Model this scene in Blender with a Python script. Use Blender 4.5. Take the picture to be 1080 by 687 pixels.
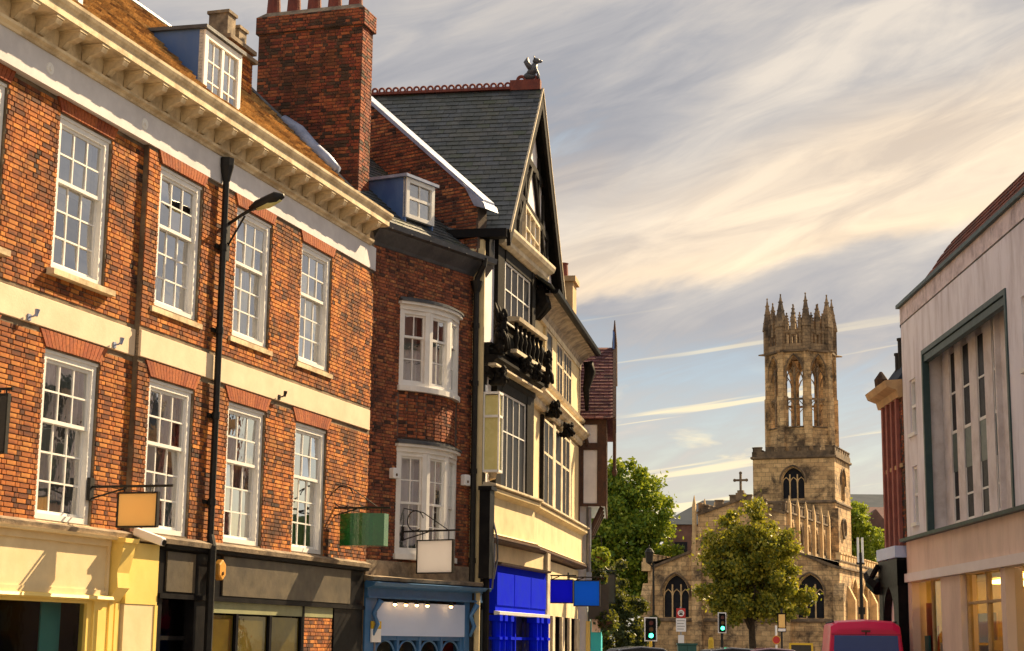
import bpy, bmesh, math, random
from mathutils import Matrix, Vector
R_ = math.radians
scene = bpy.context.scene
for o in list(bpy.data.objects): bpy.data.objects.remove(o)
col = scene.collection
rng = random.Random(7)

# ---------------------------------------------------------------- camera
cam_d = bpy.data.cameras.new('camera'); cam = bpy.data.objects.new('camera', cam_d); col.objects.link(cam)
cam_d.sensor_width = 36; cam_d.lens = 1780/1080*36; cam_d.clip_start = .1; cam_d.clip_end = 6000
cam.matrix_world = Matrix.Translation((0, 0, 1.65)) @ Matrix.Rotation(R_(90)+math.atan(334/1780), 4, 'X') @ Matrix.Rotation(R_(.7), 4, 'Z')
scene.camera = cam
# ---------------------------------------------------------------- light
SUN_AZ, SUN_EL = 42, 38          # degrees right of the view axis, above the horizon
sd = bpy.data.lights.new('sun', 'SUN'); sun = bpy.data.objects.new('sun', sd); col.objects.link(sun)
sd.energy = 5.0; sd.angle = R_(.55); sd.color = (1, .74, .42)
sv = Vector((math.sin(R_(SUN_AZ))*math.cos(R_(SUN_EL)), math.cos(R_(SUN_AZ))*math.cos(R_(SUN_EL)), math.sin(R_(SUN_EL))))
sun.rotation_euler = sv.to_track_quat('Z', 'Y').to_euler(); sun.location = sv*300
scene.view_settings.view_transform = 'Standard'; scene.view_settings.look = 'None'
scene.view_settings.exposure = 1.25; scene.view_settings.gamma = 1
# ---------------------------------------------------------------- sky
world = bpy.data.worlds.new('World'); scene.world = world; world.use_nodes = True
nt = world.node_tree; nt.nodes.clear()
def N(t, typ, **k):
    n = t.nodes.new(typ)
    for a, b in k.items(): setattr(n, a, b)
    return n
def mth(t, op, a, b=None, c=None):
    n = t.nodes.new('ShaderNodeMath'); n.operation = op
    for i, x in enumerate((a, b, c)):
        if x is None: continue
        if isinstance(x, (int, float)): n.inputs[i].default_value = x
        else: t.links.new(x, n.inputs[i])
    return n.outputs[0]
def ramp(t, fac, stops, interp='LINEAR'):
    n = t.nodes.new('ShaderNodeValToRGB'); n.color_ramp.interpolation = interp
    e = n.color_ramp.elements
    while len(e) < len(stops): e.new(.5)
    for q, (p, c) in zip(e, stops):
        q.position = p; q.color = (c, c, c, 1) if isinstance(c, (int, float)) else (*c, 1)
    t.links.new(fac, n.inputs[0]); return n.outputs[0]
def mixc(t, fac, a, b, mode='MIX'):
    n = t.nodes.new('ShaderNodeMix'); n.data_type = 'RGBA'; n.blend_type = mode
    for s, x in ((0, fac), (6, a), (7, b)):
        if isinstance(x, (int, float)): n.inputs[s].default_value = x if s == 0 else (x, x, x, 1)
        elif isinstance(x, tuple): n.inputs[s].default_value = (*x, 1)
        else: t.links.new(x, n.inputs[s])
    return n.outputs[2]
def noise(t, vec, scale, detail=5, rough=.55, dist=0.):
    n = t.nodes.new('ShaderNodeTexNoise'); n.inputs['Scale'].default_value = scale
    n.inputs['Detail'].default_value = detail; n.inputs['Roughness'].default_value = rough; n.inputs['Distortion'].default_value = dist
    if vec is not None: t.links.new(vec, n.inputs['Vector'])
    return n.outputs[0]
tc = N(nt, 'ShaderNodeTexCoord'); sp = N(nt, 'ShaderNodeSeparateXYZ'); nt.links.new(tc.outputs['Generated'], sp.inputs[0])
az = mth(nt, 'ARCTAN2', sp.outputs[0], sp.outputs[1]); el = mth(nt, 'ARCSINE', sp.outputs[2])
def cvec(a, b, c=0.):
    n = N(nt, 'ShaderNodeCombineXYZ')
    for i, x in enumerate((a, b, c)):
        if isinstance(x, (int, float)): n.inputs[i].default_value = x
        else: nt.links.new(x, n.inputs[i])
    return n.outputs[0]
s1 = mth(nt, 'MULTIPLY_ADD', az, -.30, el)
nb = noise(nt, cvec(mth(nt, 'MULTIPLY', az, 2.6), mth(nt, 'MULTIPLY', s1, 8.), 3.7), 1., 7, .55, .6)       # broad bands
nf = noise(nt, cvec(mth(nt, 'MULTIPLY', az, 9.), mth(nt, 'MULTIPLY', s1, 38.), 1.3), 1., 6, .6, .8)        # wisps
s2 = mth(nt, 'MULTIPLY_ADD', az, -.145, el)
nc = noise(nt, cvec(mth(nt, 'MULTIPLY', az, 2.2), mth(nt, 'MULTIPLY', s2, 85.), 9.1), 1., 4, .55, .3)       # thin streaks
ncu = noise(nt, cvec(mth(nt, 'MULTIPLY', az, 11.), mth(nt, 'MULTIPLY', el, 26.), 5.5), 1., 6, .55, .3)      # low puffs
high = ramp(nt, el, [(.13, 0.), (.22, 1.)], 'EASE')
low = ramp(nt, el, [(.03, 1.), (.17, 0.)], 'EASE')
mixn = mth(nt, 'ADD', mth(nt, 'MULTIPLY', nb, .72), mth(nt, 'MULTIPLY', nf, .28))
cov = ramp(nt, mth(nt, 'ADD', mixn, mth(nt, 'MULTIPLY', high, .18)), [(.44, 0.), (.59, 1.)], 'EASE')
streak = mth(nt, 'MULTIPLY', ramp(nt, nc, [(.57, 0.), (.63, 1.)], 'EASE'), mth(nt, 'SUBTRACT', 1., high))
puff = mth(nt, 'MULTIPLY', ramp(nt, ncu, [(.52, 0.), (.62, 1.)], 'EASE'), ramp(nt, el, [(.03, .6), (.10, 1.), (.17, 0.)], 'EASE'))
grey = ramp(nt, mixn, [(.36, (.15, .153, .17)), (.45, (.205, .20, .205)), (.52, (.262, .244, .23)), (.60, (.36, .32, .275))])
sb_ = mth(nt, 'ADD', s1, mth(nt, 'MULTIPLY', mth(nt, 'SUBTRACT', nb, .5), .20))       # a long warm bank of cirrus crossing the whole sky
bank = ramp(nt, sb_, [(.168, 0.), (.190, .95), (.215, .7), (.27, 0.)], 'EASE')
warm = ramp(nt, nf, [(.35, (.37, .295, .22)), (.65, (.52, .41, .285))])
ccol = mixc(nt, bank, grey, warm)
cov = mth(nt, 'MAXIMUM', cov, bank)
lowc = mixc(nt, low, (.185, .225, .25), (.46, .39, .22))
sky = N(nt, 'ShaderNodeTexSky', sky_type='NISHITA', sun_disc=False, sun_elevation=R_(SUN_EL), sun_rotation=R_(SUN_AZ), air_density=1.0, dust_density=1.5)
bg0 = N(nt, 'ShaderNodeBackground'); bg0.inputs[1].default_value = .05; bg0.inputs[1].default_value = .05; nt.links.new(sky.outputs[0], bg0.inputs[0])
bgv = N(nt, 'ShaderNodeBackground'); nt.links.new(lowc, bgv.inputs[0])
bg1 = N(nt, 'ShaderNodeBackground'); nt.links.new(ccol, bg1.inputs[0])
bg2 = N(nt, 'ShaderNodeBackground'); bg2.inputs[0].default_value = (.50, .42, .27, 1)
def mixs(f, a, b):
    m = N(nt, 'ShaderNodeMixShader')
    if isinstance(f, float): m.inputs[0].default_value = f
    else: nt.links.new(f, m.inputs[0])
    nt.links.new(a, m.inputs[1]); nt.links.new(b, m.inputs[2]); return m.outputs[0]
o1 = mixs(.70, bg0.outputs[0], bgv.outputs[0])          # thin veil over the clear air
o2 = mixs(cov, o1, bg1.outputs[0])
o3 = mixs(mth(nt, 'MULTIPLY', mth(nt, 'MAXIMUM', streak, puff), .8), o2, bg2.outputs[0])
wo = N(nt, 'ShaderNodeOutputWorld'); nt.links.new(o3, wo.inputs[0])

# ---------------------------------------------------------------- materials
MATS = {}
def M(name, c1, c2=None, scale=5., rough=.75, bump=0., bscale=40., metal=0., island=None, dirt=0., dcol=(.03, .025, .02), dscale=1.2, stretch=None, emit=None, spec=.5, coat=0.):
    """procedural surface: c1/c2 blended by noise, or a colour list picked piece by piece (island), dirt patches, bump"""
    m = bpy.data.materials.new(name); m.use_nodes = True; t = m.node_tree; b = t.nodes['Principled BSDF']; MATS[name] = m
    tcn = N(t, 'ShaderNodeTexCoord'); vec = tcn.outputs['Object']
    if stretch:
        mp = N(t, 'ShaderNodeMapping'); mp.inputs['Scale'].default_value = stretch; t.links.new(vec, mp.inputs[0]); vec = mp.outputs[0]
    n1 = noise(t, vec, scale, 6, .62)
    if island:
        g = N(t, 'ShaderNodeNewGeometry'); oi = N(t, 'ShaderNodeObjectInfo')
        f = mth(t, 'FRACT', mth(t, 'ADD', g.outputs['Random Per Island'], oi.outputs['Random']))
        f = mth(t, 'ADD', mth(t, 'MULTIPLY', f, .60), mth(t, 'MULTIPLY_ADD', n1, 1.0, -.32))
        c = ramp(t, f, [(.10+.72*i/(len(island)-1), q) for i, q in enumerate(island)])
        n3 = noise(t, vec, 26., 6, .7); c = mixc(t, .7, c, ramp(t, n3, [(.30, .22), (.66, 1.15)]), 'MULTIPLY')
    else:
        c2 = c2 or tuple(x*.8 for x in c1)
        c = mixc(t, ramp(t, n1, [(.32, 0.), (.68, 1.)]), c1, c2)
    if dirt:
        n2 = noise(t, vec, dscale, 8, .68)
        c = mixc(t, mth(t, 'MULTIPLY', ramp(t, n2, [(.44, 0.), (.64, 1.)]), dirt), c, dcol)
    t.links.new(c, b.inputs['Base Color']); b.inputs['Metallic'].default_value = metal
    b.inputs['Specular IOR Level'].default_value = spec; b.inputs['Coat Weight'].default_value = coat
    nr = noise(t, vec, scale*3, 4); t.links.new(mth(t, 'MULTIPLY_ADD', nr, .25, max(.02, rough-.12)), b.inputs['Roughness'])
    if bump:
        bn = N(t, 'ShaderNodeBump'); bn.inputs['Strength'].default_value = bump; bn.inputs['Distance'].default_value = .02
        t.links.new(noise(t, vec, bscale, 5, .6), bn.inputs['Height']); t.links.new(bn.outputs[0], b.inputs['Normal'])
    if emit:
        b.inputs['Emission Color'].default_value = (*emit[:3], 1); b.inputs['Emission Strength'].default_value = emit[3]
    return m
def Mglass(name, tint, lift, rough=.02, gain=2.4):
    m = bpy.data.materials.new(name); m.use_nodes = True; t = m.node_tree; t.nodes.clear(); MATS[name] = m
    fr = N(t, 'ShaderNodeFresnel'); fr.inputs[0].default_value = 1.52
    oi = N(t, 'ShaderNodeObjectInfo'); tcn = N(t, 'ShaderNodeTexCoord')
    bn = N(t, 'ShaderNodeBump'); bn.inputs['Strength'].default_value = .022; bn.inputs['Distance'].default_value = .05
    t.links.new(noise(t, tcn.outputs['Object'], 5., 2), bn.inputs['Height'])
    gl = N(t, 'ShaderNodeBsdfGlossy'); gl.inputs['Roughness'].default_value = rough; t.links.new(bn.outputs[0], gl.inputs['Normal'])
    tr = N(t, 'ShaderNodeBsdfTransparent'); tr.inputs[0].default_value = (*tint, 1)
    mx = N(t, 'ShaderNodeMixShader'); f = mth(t, 'ADD', mth(t, 'MULTIPLY', fr.outputs[0], gain), mth(t, 'MULTIPLY_ADD', oi.outputs['Random'], .16, lift))
    t.links.new(mth(t, 'MINIMUM', f, 1.), mx.inputs[0]); t.links.new(tr.outputs[0], mx.inputs[1]); t.links.new(gl.outputs[0], mx.inputs[2])
    ou = N(t, 'ShaderNodeOutputMaterial'); t.links.new(mx.outputs[0], ou.inputs[0]); return m
def Mstone(name, ca, cb, cm, bw, bh, dirt, dcol, dscale=.5):
    """coursed ashlar too far off to pick apart: block tones and joints from a brick texture on both wall directions"""
    m = bpy.data.materials.new(name); m.use_nodes = True; t = m.node_tree; b = t.nodes['Principled BSDF']; MATS[name] = m
    tcn = N(t, 'ShaderNodeTexCoord'); s = N(t, 'ShaderNodeSeparateXYZ'); t.links.new(tcn.outputs['Object'], s.inputs[0])
    cx = N(t, 'ShaderNodeCombineXYZ'); t.links.new(mth(t, 'ADD', s.outputs[0], s.outputs[1]), cx.inputs[0]); t.links.new(s.outputs[2], cx.inputs[1])
    br = N(t, 'ShaderNodeTexBrick'); t.links.new(cx.outputs[0], br.inputs[0])
    br.inputs['Color1'].default_value = (*ca, 1); br.inputs['Color2'].default_value = (*cb, 1); br.inputs['Mortar'].default_value = (*cm, 1)
    br.inputs['Scale'].default_value = 1; br.inputs['Mortar Size'].default_value = .012; br.inputs['Brick Width'].default_value = bw; br.inputs['Row Height'].default_value = bh
    n2 = noise(t, tcn.outputs['Object'], dscale, 9, .72, .3); n3 = noise(t, tcn.outputs['Object'], 3., 6, .7)
    c = mixc(t, .6, br.outputs[0], ramp(t, n3, [(.25, .45), (.7, 1.1)]), 'MULTIPLY')
    c = mixc(t, mth(t, 'MULTIPLY', ramp(t, n2, [(.46, 0.), (.62, 1.)]), dirt), c, dcol)
    t.links.new(c, b.inputs['Base Color']); b.inputs['Roughness'].default_value = .9
    bn = N(t, 'ShaderNodeBump'); bn.inputs['Strength'].default_value = .5; bn.inputs['Distance'].default_value = .03
    t.links.new(mth(t, 'ADD', mth(t, 'MULTIPLY', br.outputs['Fac'], -1.), n3), bn.inputs['Height']); t.links.new(bn.outputs[0], b.inputs['Normal'])
    return m
def Mtrans(name, c, f=.28):
    """thin sign board that lets daylight through"""
    m = M(name, c, tuple(x*.95 for x in c), 2., .6, spec=.1); t = m.node_tree; b = t.nodes['Principled BSDF']; tl = N(t, 'ShaderNodeBsdfTranslucent'); tl.inputs[0].default_value = (*c, 1)
    mx = N(t, 'ShaderNodeMixShader'); mx.inputs[0].default_value = f; t.links.new(b.outputs[0], mx.inputs[1]); t.links.new(tl.outputs[0], mx.inputs[2]); t.links.new(mx.outputs[0], t.nodes['Material Output'].inputs[0])
def Mleaf(name, cols):
    m = bpy.data.materials.new(name); m.use_nodes = True; t = m.node_tree; b = t.nodes['Principled BSDF']; MATS[name] = m
    g = N(t, 'ShaderNodeNewGeometry'); c = ramp(t, g.outputs['Random Per Island'], [(i/(len(cols)-1), q) for i, q in enumerate(cols)])
    t.links.new(c, b.inputs['Base Color']); b.inputs['Roughness'].default_value = .55
    tl = N(t, 'ShaderNodeBsdfTranslucent'); t.links.new(mixc(t, .5, c, (.30, .28, .02)), tl.inputs[0])
    mx = N(t, 'ShaderNodeMixShader'); mx.inputs[0].default_value = .38
    t.links.new(b.outputs[0], mx.inputs[1]); t.links.new(tl.outputs[0], mx.inputs[2])
    t.links.new(mx.outputs[0], t.nodes['Material Output'].inputs[0]); return m
Mtrans('orange_lit', (.92, .66, .28)); Mtrans('white_lit', (.92, .92, .95)); Mtrans('blue_lit', (.003, .008, .92)); Mtrans('azure_lit', (.006, .18, .95)); Mtrans('green_lit', (.008, .13, .025), .25)
M('brick', None or (.4, .2, .1), island=[(.03, .013, .010), (.20, .05, .015), (.48, .135, .022), (.64, .20, .032), (.74, .29, .055), (.42, .11, .02), (.10, .03, .015)], scale=1.1, rough=.9, dirt=.8, dcol=(.055, .022, .013), dscale=1.6)
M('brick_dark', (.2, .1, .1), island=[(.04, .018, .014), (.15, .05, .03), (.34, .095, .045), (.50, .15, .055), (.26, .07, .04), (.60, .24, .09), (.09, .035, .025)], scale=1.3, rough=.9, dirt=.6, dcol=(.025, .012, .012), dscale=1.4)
M('brick_red', (.3, .1, .1), island=[(.05, .02, .015), (.20, .04, .025), (.34, .075, .03), (.46, .14, .05), (.28, .055, .03), (.11, .06, .035), (.05, .025, .02)], scale=1.0, rough=.9, dirt=.7, dcol=(.045, .026, .014), dscale=1.5)
M('brick_arch', (.3, .1, .1), island=[(.30, .06, .02), (.42, .10, .03), (.50, .14, .04), (.36, .08, .03)], scale=2., rough=.88, dirt=.25, dcol=(.06, .02, .01))
M('brick_pink', (.40, .14, .11), (.32, .11, .09), 3., .9, .3, 30, dirt=.4, dcol=(.12, .04, .03), dscale=2.)
M('mortar', (.30, .23, .15), (.13, .09, .06), 3., .95, .4, 60, dirt=.6, dcol=(.05, .035, .025))
M('mortar_dark', (.17, .12, .10), (.07, .05, .045), 3., .95, .4, 60, dirt=.5)
M('white_paint', (.86, .85, .84), (.80, .79, .78), 3., .5, .08, 30, dirt=.18, dcol=(.42, .38, .33), dscale=2.5)
M('white_wall', (.74, .72, .74), (.62, .60, .63), 2., .8, .12, 30, dirt=.22, dcol=(.33, .30, .30), dscale=1.6)
M('stone_trim', (.84, .70, .47), (.68, .53, .33), 2.2, .85, .25, 40, dirt=.55, dcol=(.22, .15, .08), dscale=2.2)
M('stone_band', (.82, .66, .48), (.74, .58, .41), 2.0, .85, .15, 40, dirt=.25, dcol=(.38, .27, .17), dscale=1.4)
M('stone_old', (.45, .35, .24), (.16, .12, .09), 3.0, .92, .5, 30, dirt=.7, dcol=(.05, .04, .035), dscale=2.5)
M('lead', (.05, .12, .34), (.12, .22, .48), 2.4, .42, .12, 14, metal=.25, dirt=.4, dcol=(.03, .05, .10), dscale=1.2, stretch=(1, 1, .35))
M('lead_pale', (.34, .40, .58), (.22, .27, .42), 4., .45, .25, 14, metal=.2, dirt=.3, dcol=(.08, .09, .15), dscale=3)
M('lead_dark', (.055, .06, .075), (.11, .115, .13), 3., .5, .2, 20, metal=.2, dirt=.5, dcol=(.02, .02, .025))
M('tile_tan', (.4, .3, .2), island=[(.34, .19, .075), (.58, .36, .15), (.70, .46, .20), (.50, .30, .12), (.24, .14, .07)], scale=2., rough=.88, dirt=.45, dcol=(.10, .06, .03), dscale=1.1)
M('slate', (.1, .1, .1), island=[(.028, .038, .05), (.055, .07, .085), (.085, .10, .12), (.045, .055, .06), (.11, .115, .12), (.06, .08, .05)], scale=1.5, rough=.5, dirt=.45, dcol=(.05, .055, .025), dscale=1.0)
M('tile_plum', (.2, .1, .1), island=[(.10, .035, .045), (.16, .055, .065), (.20, .07, .07), (.08, .03, .04)], scale=2., rough=.85, dirt=.3, dscale=1.5)
M('tile_red', (.2, .1, .1), island=[(.20, .05, .03), (.28, .075, .04), (.16, .045, .03), (.10, .03, .025)], scale=2., rough=.85, dirt=.35, dscale=.9)
M('terracotta', (.24, .055, .035), (.13, .03, .025), 6., .8, .2, dirt=.3)
M('black_paint', (.006, .006, .008), (.012, .012, .014), 4., .42, .05, 30, dirt=.25, dcol=(.03, .026, .022), dscale=3, spec=.05)
M('black_timber', (.007, .007, .008), (.018, .016, .014), 5., .65, .3, 20, dirt=.25, dcol=(.04, .032, .024), dscale=3, spec=.06)
M('brown_timber', (.10, .04, .02), (.04, .018, .012), 5., .7, .3, 20, dirt=.3)
M('iron', (.008, .008, .009), (.02, .018, .016), 8., .5, .1, 40, spec=.3)
M('steel', (.32, .33, .36), (.22, .23, .26), 6., .35, .05, 30, metal=.7)
M('cream', (.78, .64, .38), (.66, .53, .30), 1.8, .75, .12, 30, dirt=.28, dcol=(.36, .26, .14), dscale=1.6)
M('cream_trim', (.76, .66, .48), (.56, .46, .32), 2.5, .7, .2, 30, dirt=.45, dcol=(.16, .12, .08), dscale=3)
M('plaster', (.84, .83, .86), (.68, .67, .72), 2., .85, .12, 25, dirt=.15, dcol=(.4, .38, .38))
M('soffit', (.42, .36, .28), (.24, .20, .18), 3., .85, .3, 16, dirt=.6, dcol=(.09, .08, .08), dscale=3)
M('shop_yellow', (.84, .64, .20), (.80, .58, .15), 2., .42, .05, 30, dirt=.15, dcol=(.4, .27, .06))
M('shop_cream', (.80, .66, .42), (.72, .56, .32), 2., .5, .06, 30, dirt=.25, dcol=(.4, .28, .14))
M('fascia_bronze', (.13, .105, .07), (.05, .042, .03), 3., .45, .1, 30, dirt=.6, dcol=(.06, .05, .04), dscale=2)
M('olive_board', (.30, .31, .16), (.22, .24, .14), 2., .5, dirt=.2)
M('amber_blind', (.42, .30, .04), (.24, .18, .04), 1.5, .45, dirt=.3, dcol=(.08, .06, .03))
M('shop_blue', (.05, .16, .38), (.07, .20, .44), 3., .4, .08, 30, dirt=.3, dcol=(.02, .05, .12))
M('deep_blue', (.004, .012, .70), (.006, .03, .80), 2.5, .85, dirt=.3, dcol=(.01, .01, .30), dscale=2.5, spec=.02)
M('blue_sign', (.003, .006, .85), (.004, .01, .88), 2., .5, spec=.08)
M('azure_sign', (.006, .14, .88), (.008, .16, .9), 2., .5, spec=.08)
M('pale_blue_panel', (.56, .68, .98), (.52, .64, .95), 2., .5, dirt=.08, dcol=(.3, .34, .5))
M('orange_panel', (.90, .60, .22), (.86, .55, .19), 2., .55, dirt=.12, dcol=(.5, .3, .1))
M('white_panel', (.88, .88, .91), (.84, .84, .87), 2., .55, dirt=.1, dcol=(.5, .5, .5))
M('green_gloss', (.006, .10, .02), (.008, .12, .025), 3., .25, coat=.6); M('van_glass', (.01, .05, .28), (.012, .055, .30), 2., .14, spec=.5)
M('dark_panel', (.03, .026, .024), (.045, .038, .034), 3., .6)
M('turquoise', (.02, .52, .62), (.03, .58, .66), 2., .45, dirt=.1, dcol=(.02, .25, .3))
M('alarm_orange', (.72, .36, .06), (.66, .30, .05), 3., .45)
M('yellow', (.80, .52, .03), (.72, .46, .03), 3., .5, dirt=.15)
M('red_sign', (.60, .03, .03), (.52, .03, .03), 3., .45)
M('cabinet_green', (.01, .08, .075), (.015, .10, .09), 3., .45, dirt=.2)
M('curtain', (.82, .80, .76), (.70, .68, .66), 3., .9, .2, 30)
M('curtain_lilac', (.62, .54, .62), (.50, .44, .52), 3., .9, .2, 30)
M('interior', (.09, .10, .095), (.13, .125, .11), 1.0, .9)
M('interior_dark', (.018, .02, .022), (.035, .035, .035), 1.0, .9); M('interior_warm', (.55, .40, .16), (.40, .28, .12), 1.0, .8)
M('poster_green', (.55, .62, .04), (.40, .52, .05), 2., .6); M('poster_red', (.52, .06, .04), (.40, .12, .08), 2., .6); M('poster_teal', (.05, .32, .38), (.08, .40, .44), 2., .6)
M('render', (.87, .85, .93), (.80, .77, .85), 1.2, .85, .12, 22, dirt=.6, dcol=(.44, .38, .41), dscale=1.7, stretch=(1, 1, .22))
M('render_stain', (.80, .70, .73), (.70, .60, .63), 2., .85, .15, 22, dirt=.6, dcol=(.24, .19, .21), dscale=2.2)
M('render_warm', (.88, .68, .56), (.82, .62, .51), 1.5, .8, .08, 22, stretch=(1, 1, .3), dirt=.35, dcol=(.5, .36, .28), dscale=1.6)
M('concrete_fin', (.80, .74, .74), (.70, .65, .66), 1.6, .85, .12, 22, dirt=.4, dcol=(.38, .30, .26), dscale=2.)
M('frame_green', (.02, .055, .06), (.04, .08, .085), 3., .5)
M('spandrel_green', (.05, .09, .09), (.07, .11, .11), 3., .4)
M('white_fascia', (.82, .72, .74), (.76, .66, .68), 2., .45, dirt=.12, dcol=(.5, .4, .4))
M('sandstone', (.62, .42, .22), (.48, .31, .16), 2., .85, .2, 30, dirt=.4, dcol=(.22, .13, .07), dscale=1.8)
M('pink_paint', (.80, .01, .105), (.78, .01, .10), 3., .4, coat=.15, spec=.3)
M('pink_dull', (.62, .18, .20), (.56, .16, .18), 3., .4)
M('car_dark', (.03, .03, .045), (.035, .035, .05), 3., .25, coat=.6); M('car_plum', (.10, .04, .07), (.11, .045, .075), 3., .25, coat=.6)
M('rubber', (.015, .015, .015), (.03, .03, .03), 8., .85)
M('bark', (.075, .05, .03), (.03, .022, .016), 8., .95, .8, 18)
M('asphalt', (.05, .05, .052), (.07, .07, .07), 2., .9, .3, 80, dirt=.3)
M('paving', (.30, .27, .23), (.24, .22, .19), 1.5, .9, .2, 40, dirt=.3, dcol=(.12, .1, .09))
M('ground', (.16, .15, .13), (.12, .11, .10), .3, .95, .2, 10)
M('lens_green', (.02, .4, .15), (.03, .5, .2), 3., .3, emit=(.05, 1., .45, 3.5))
M('lens_red', (.10, .01, .01), (.08, .01, .01), 3., .3); M('lens_amber', (.12, .06, .01), (.1, .05, .01), 3., .3)
M('lamp_glow', (.9, .6, .3), (.9, .6, .3), 3., .4, emit=(1, .50, .16, 7.))
M('lamp_warm', (.9, .7, .4), (.9, .7, .4), 3., .4, emit=(1, .62, .16, 6.))
M('lantern_glass', (.72, .66, .30), (.60, .55, .22), 2., .25, dirt=.3, dcol=(.4, .36, .1))
M('far_brick', (.20, .11, .09), (.14, .08, .07), .8, .9, .2, 10, dirt=.3); M('far_slate', (.04, .055, .08), (.06, .075, .10), .6, .8, .2, 8, spec=.05)
Mstone('church', (.90, .62, .32), (.62, .40, .20), (.30, .19, .10), .62, .32, .9, (.06, .044, .034), .8)
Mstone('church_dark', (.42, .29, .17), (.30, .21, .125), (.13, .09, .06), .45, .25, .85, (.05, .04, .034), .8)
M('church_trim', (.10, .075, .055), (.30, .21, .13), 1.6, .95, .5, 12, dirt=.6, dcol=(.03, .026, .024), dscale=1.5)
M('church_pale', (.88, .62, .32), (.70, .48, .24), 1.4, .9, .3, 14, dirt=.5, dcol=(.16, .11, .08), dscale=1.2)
Mglass('glass', (.88, .92, .92), .32); Mglass('glass_shop', (.72, .74, .70), -.08, .02, .6); Mglass('glass_blue', (.30, .42, .62), .10)
M('glass_church', (.016, .018, .026), (.03, .03, .035), 3., .35, .1, 6, spec=.035)
Mleaf('leaf_gold', [(.045, .08, .012), (.12, .16, .018), (.28, .28, .025), (.50, .42, .04), (.18, .21, .02)])
Mleaf('leaf_green', [(.06, .14, .015), (.14, .26, .022), (.26, .38, .03), (.40, .46, .04), (.10, .19, .018)])
Mleaf('leaf_lime', [(.10, .18, .015), (.20, .32, .025), (.34, .44, .04), (.16, .26, .025)])
Mleaf('leaf_dark', [(.012, .03, .010), (.025, .05, .014), (.04, .07, .02), (.02, .04, .012)])

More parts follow.
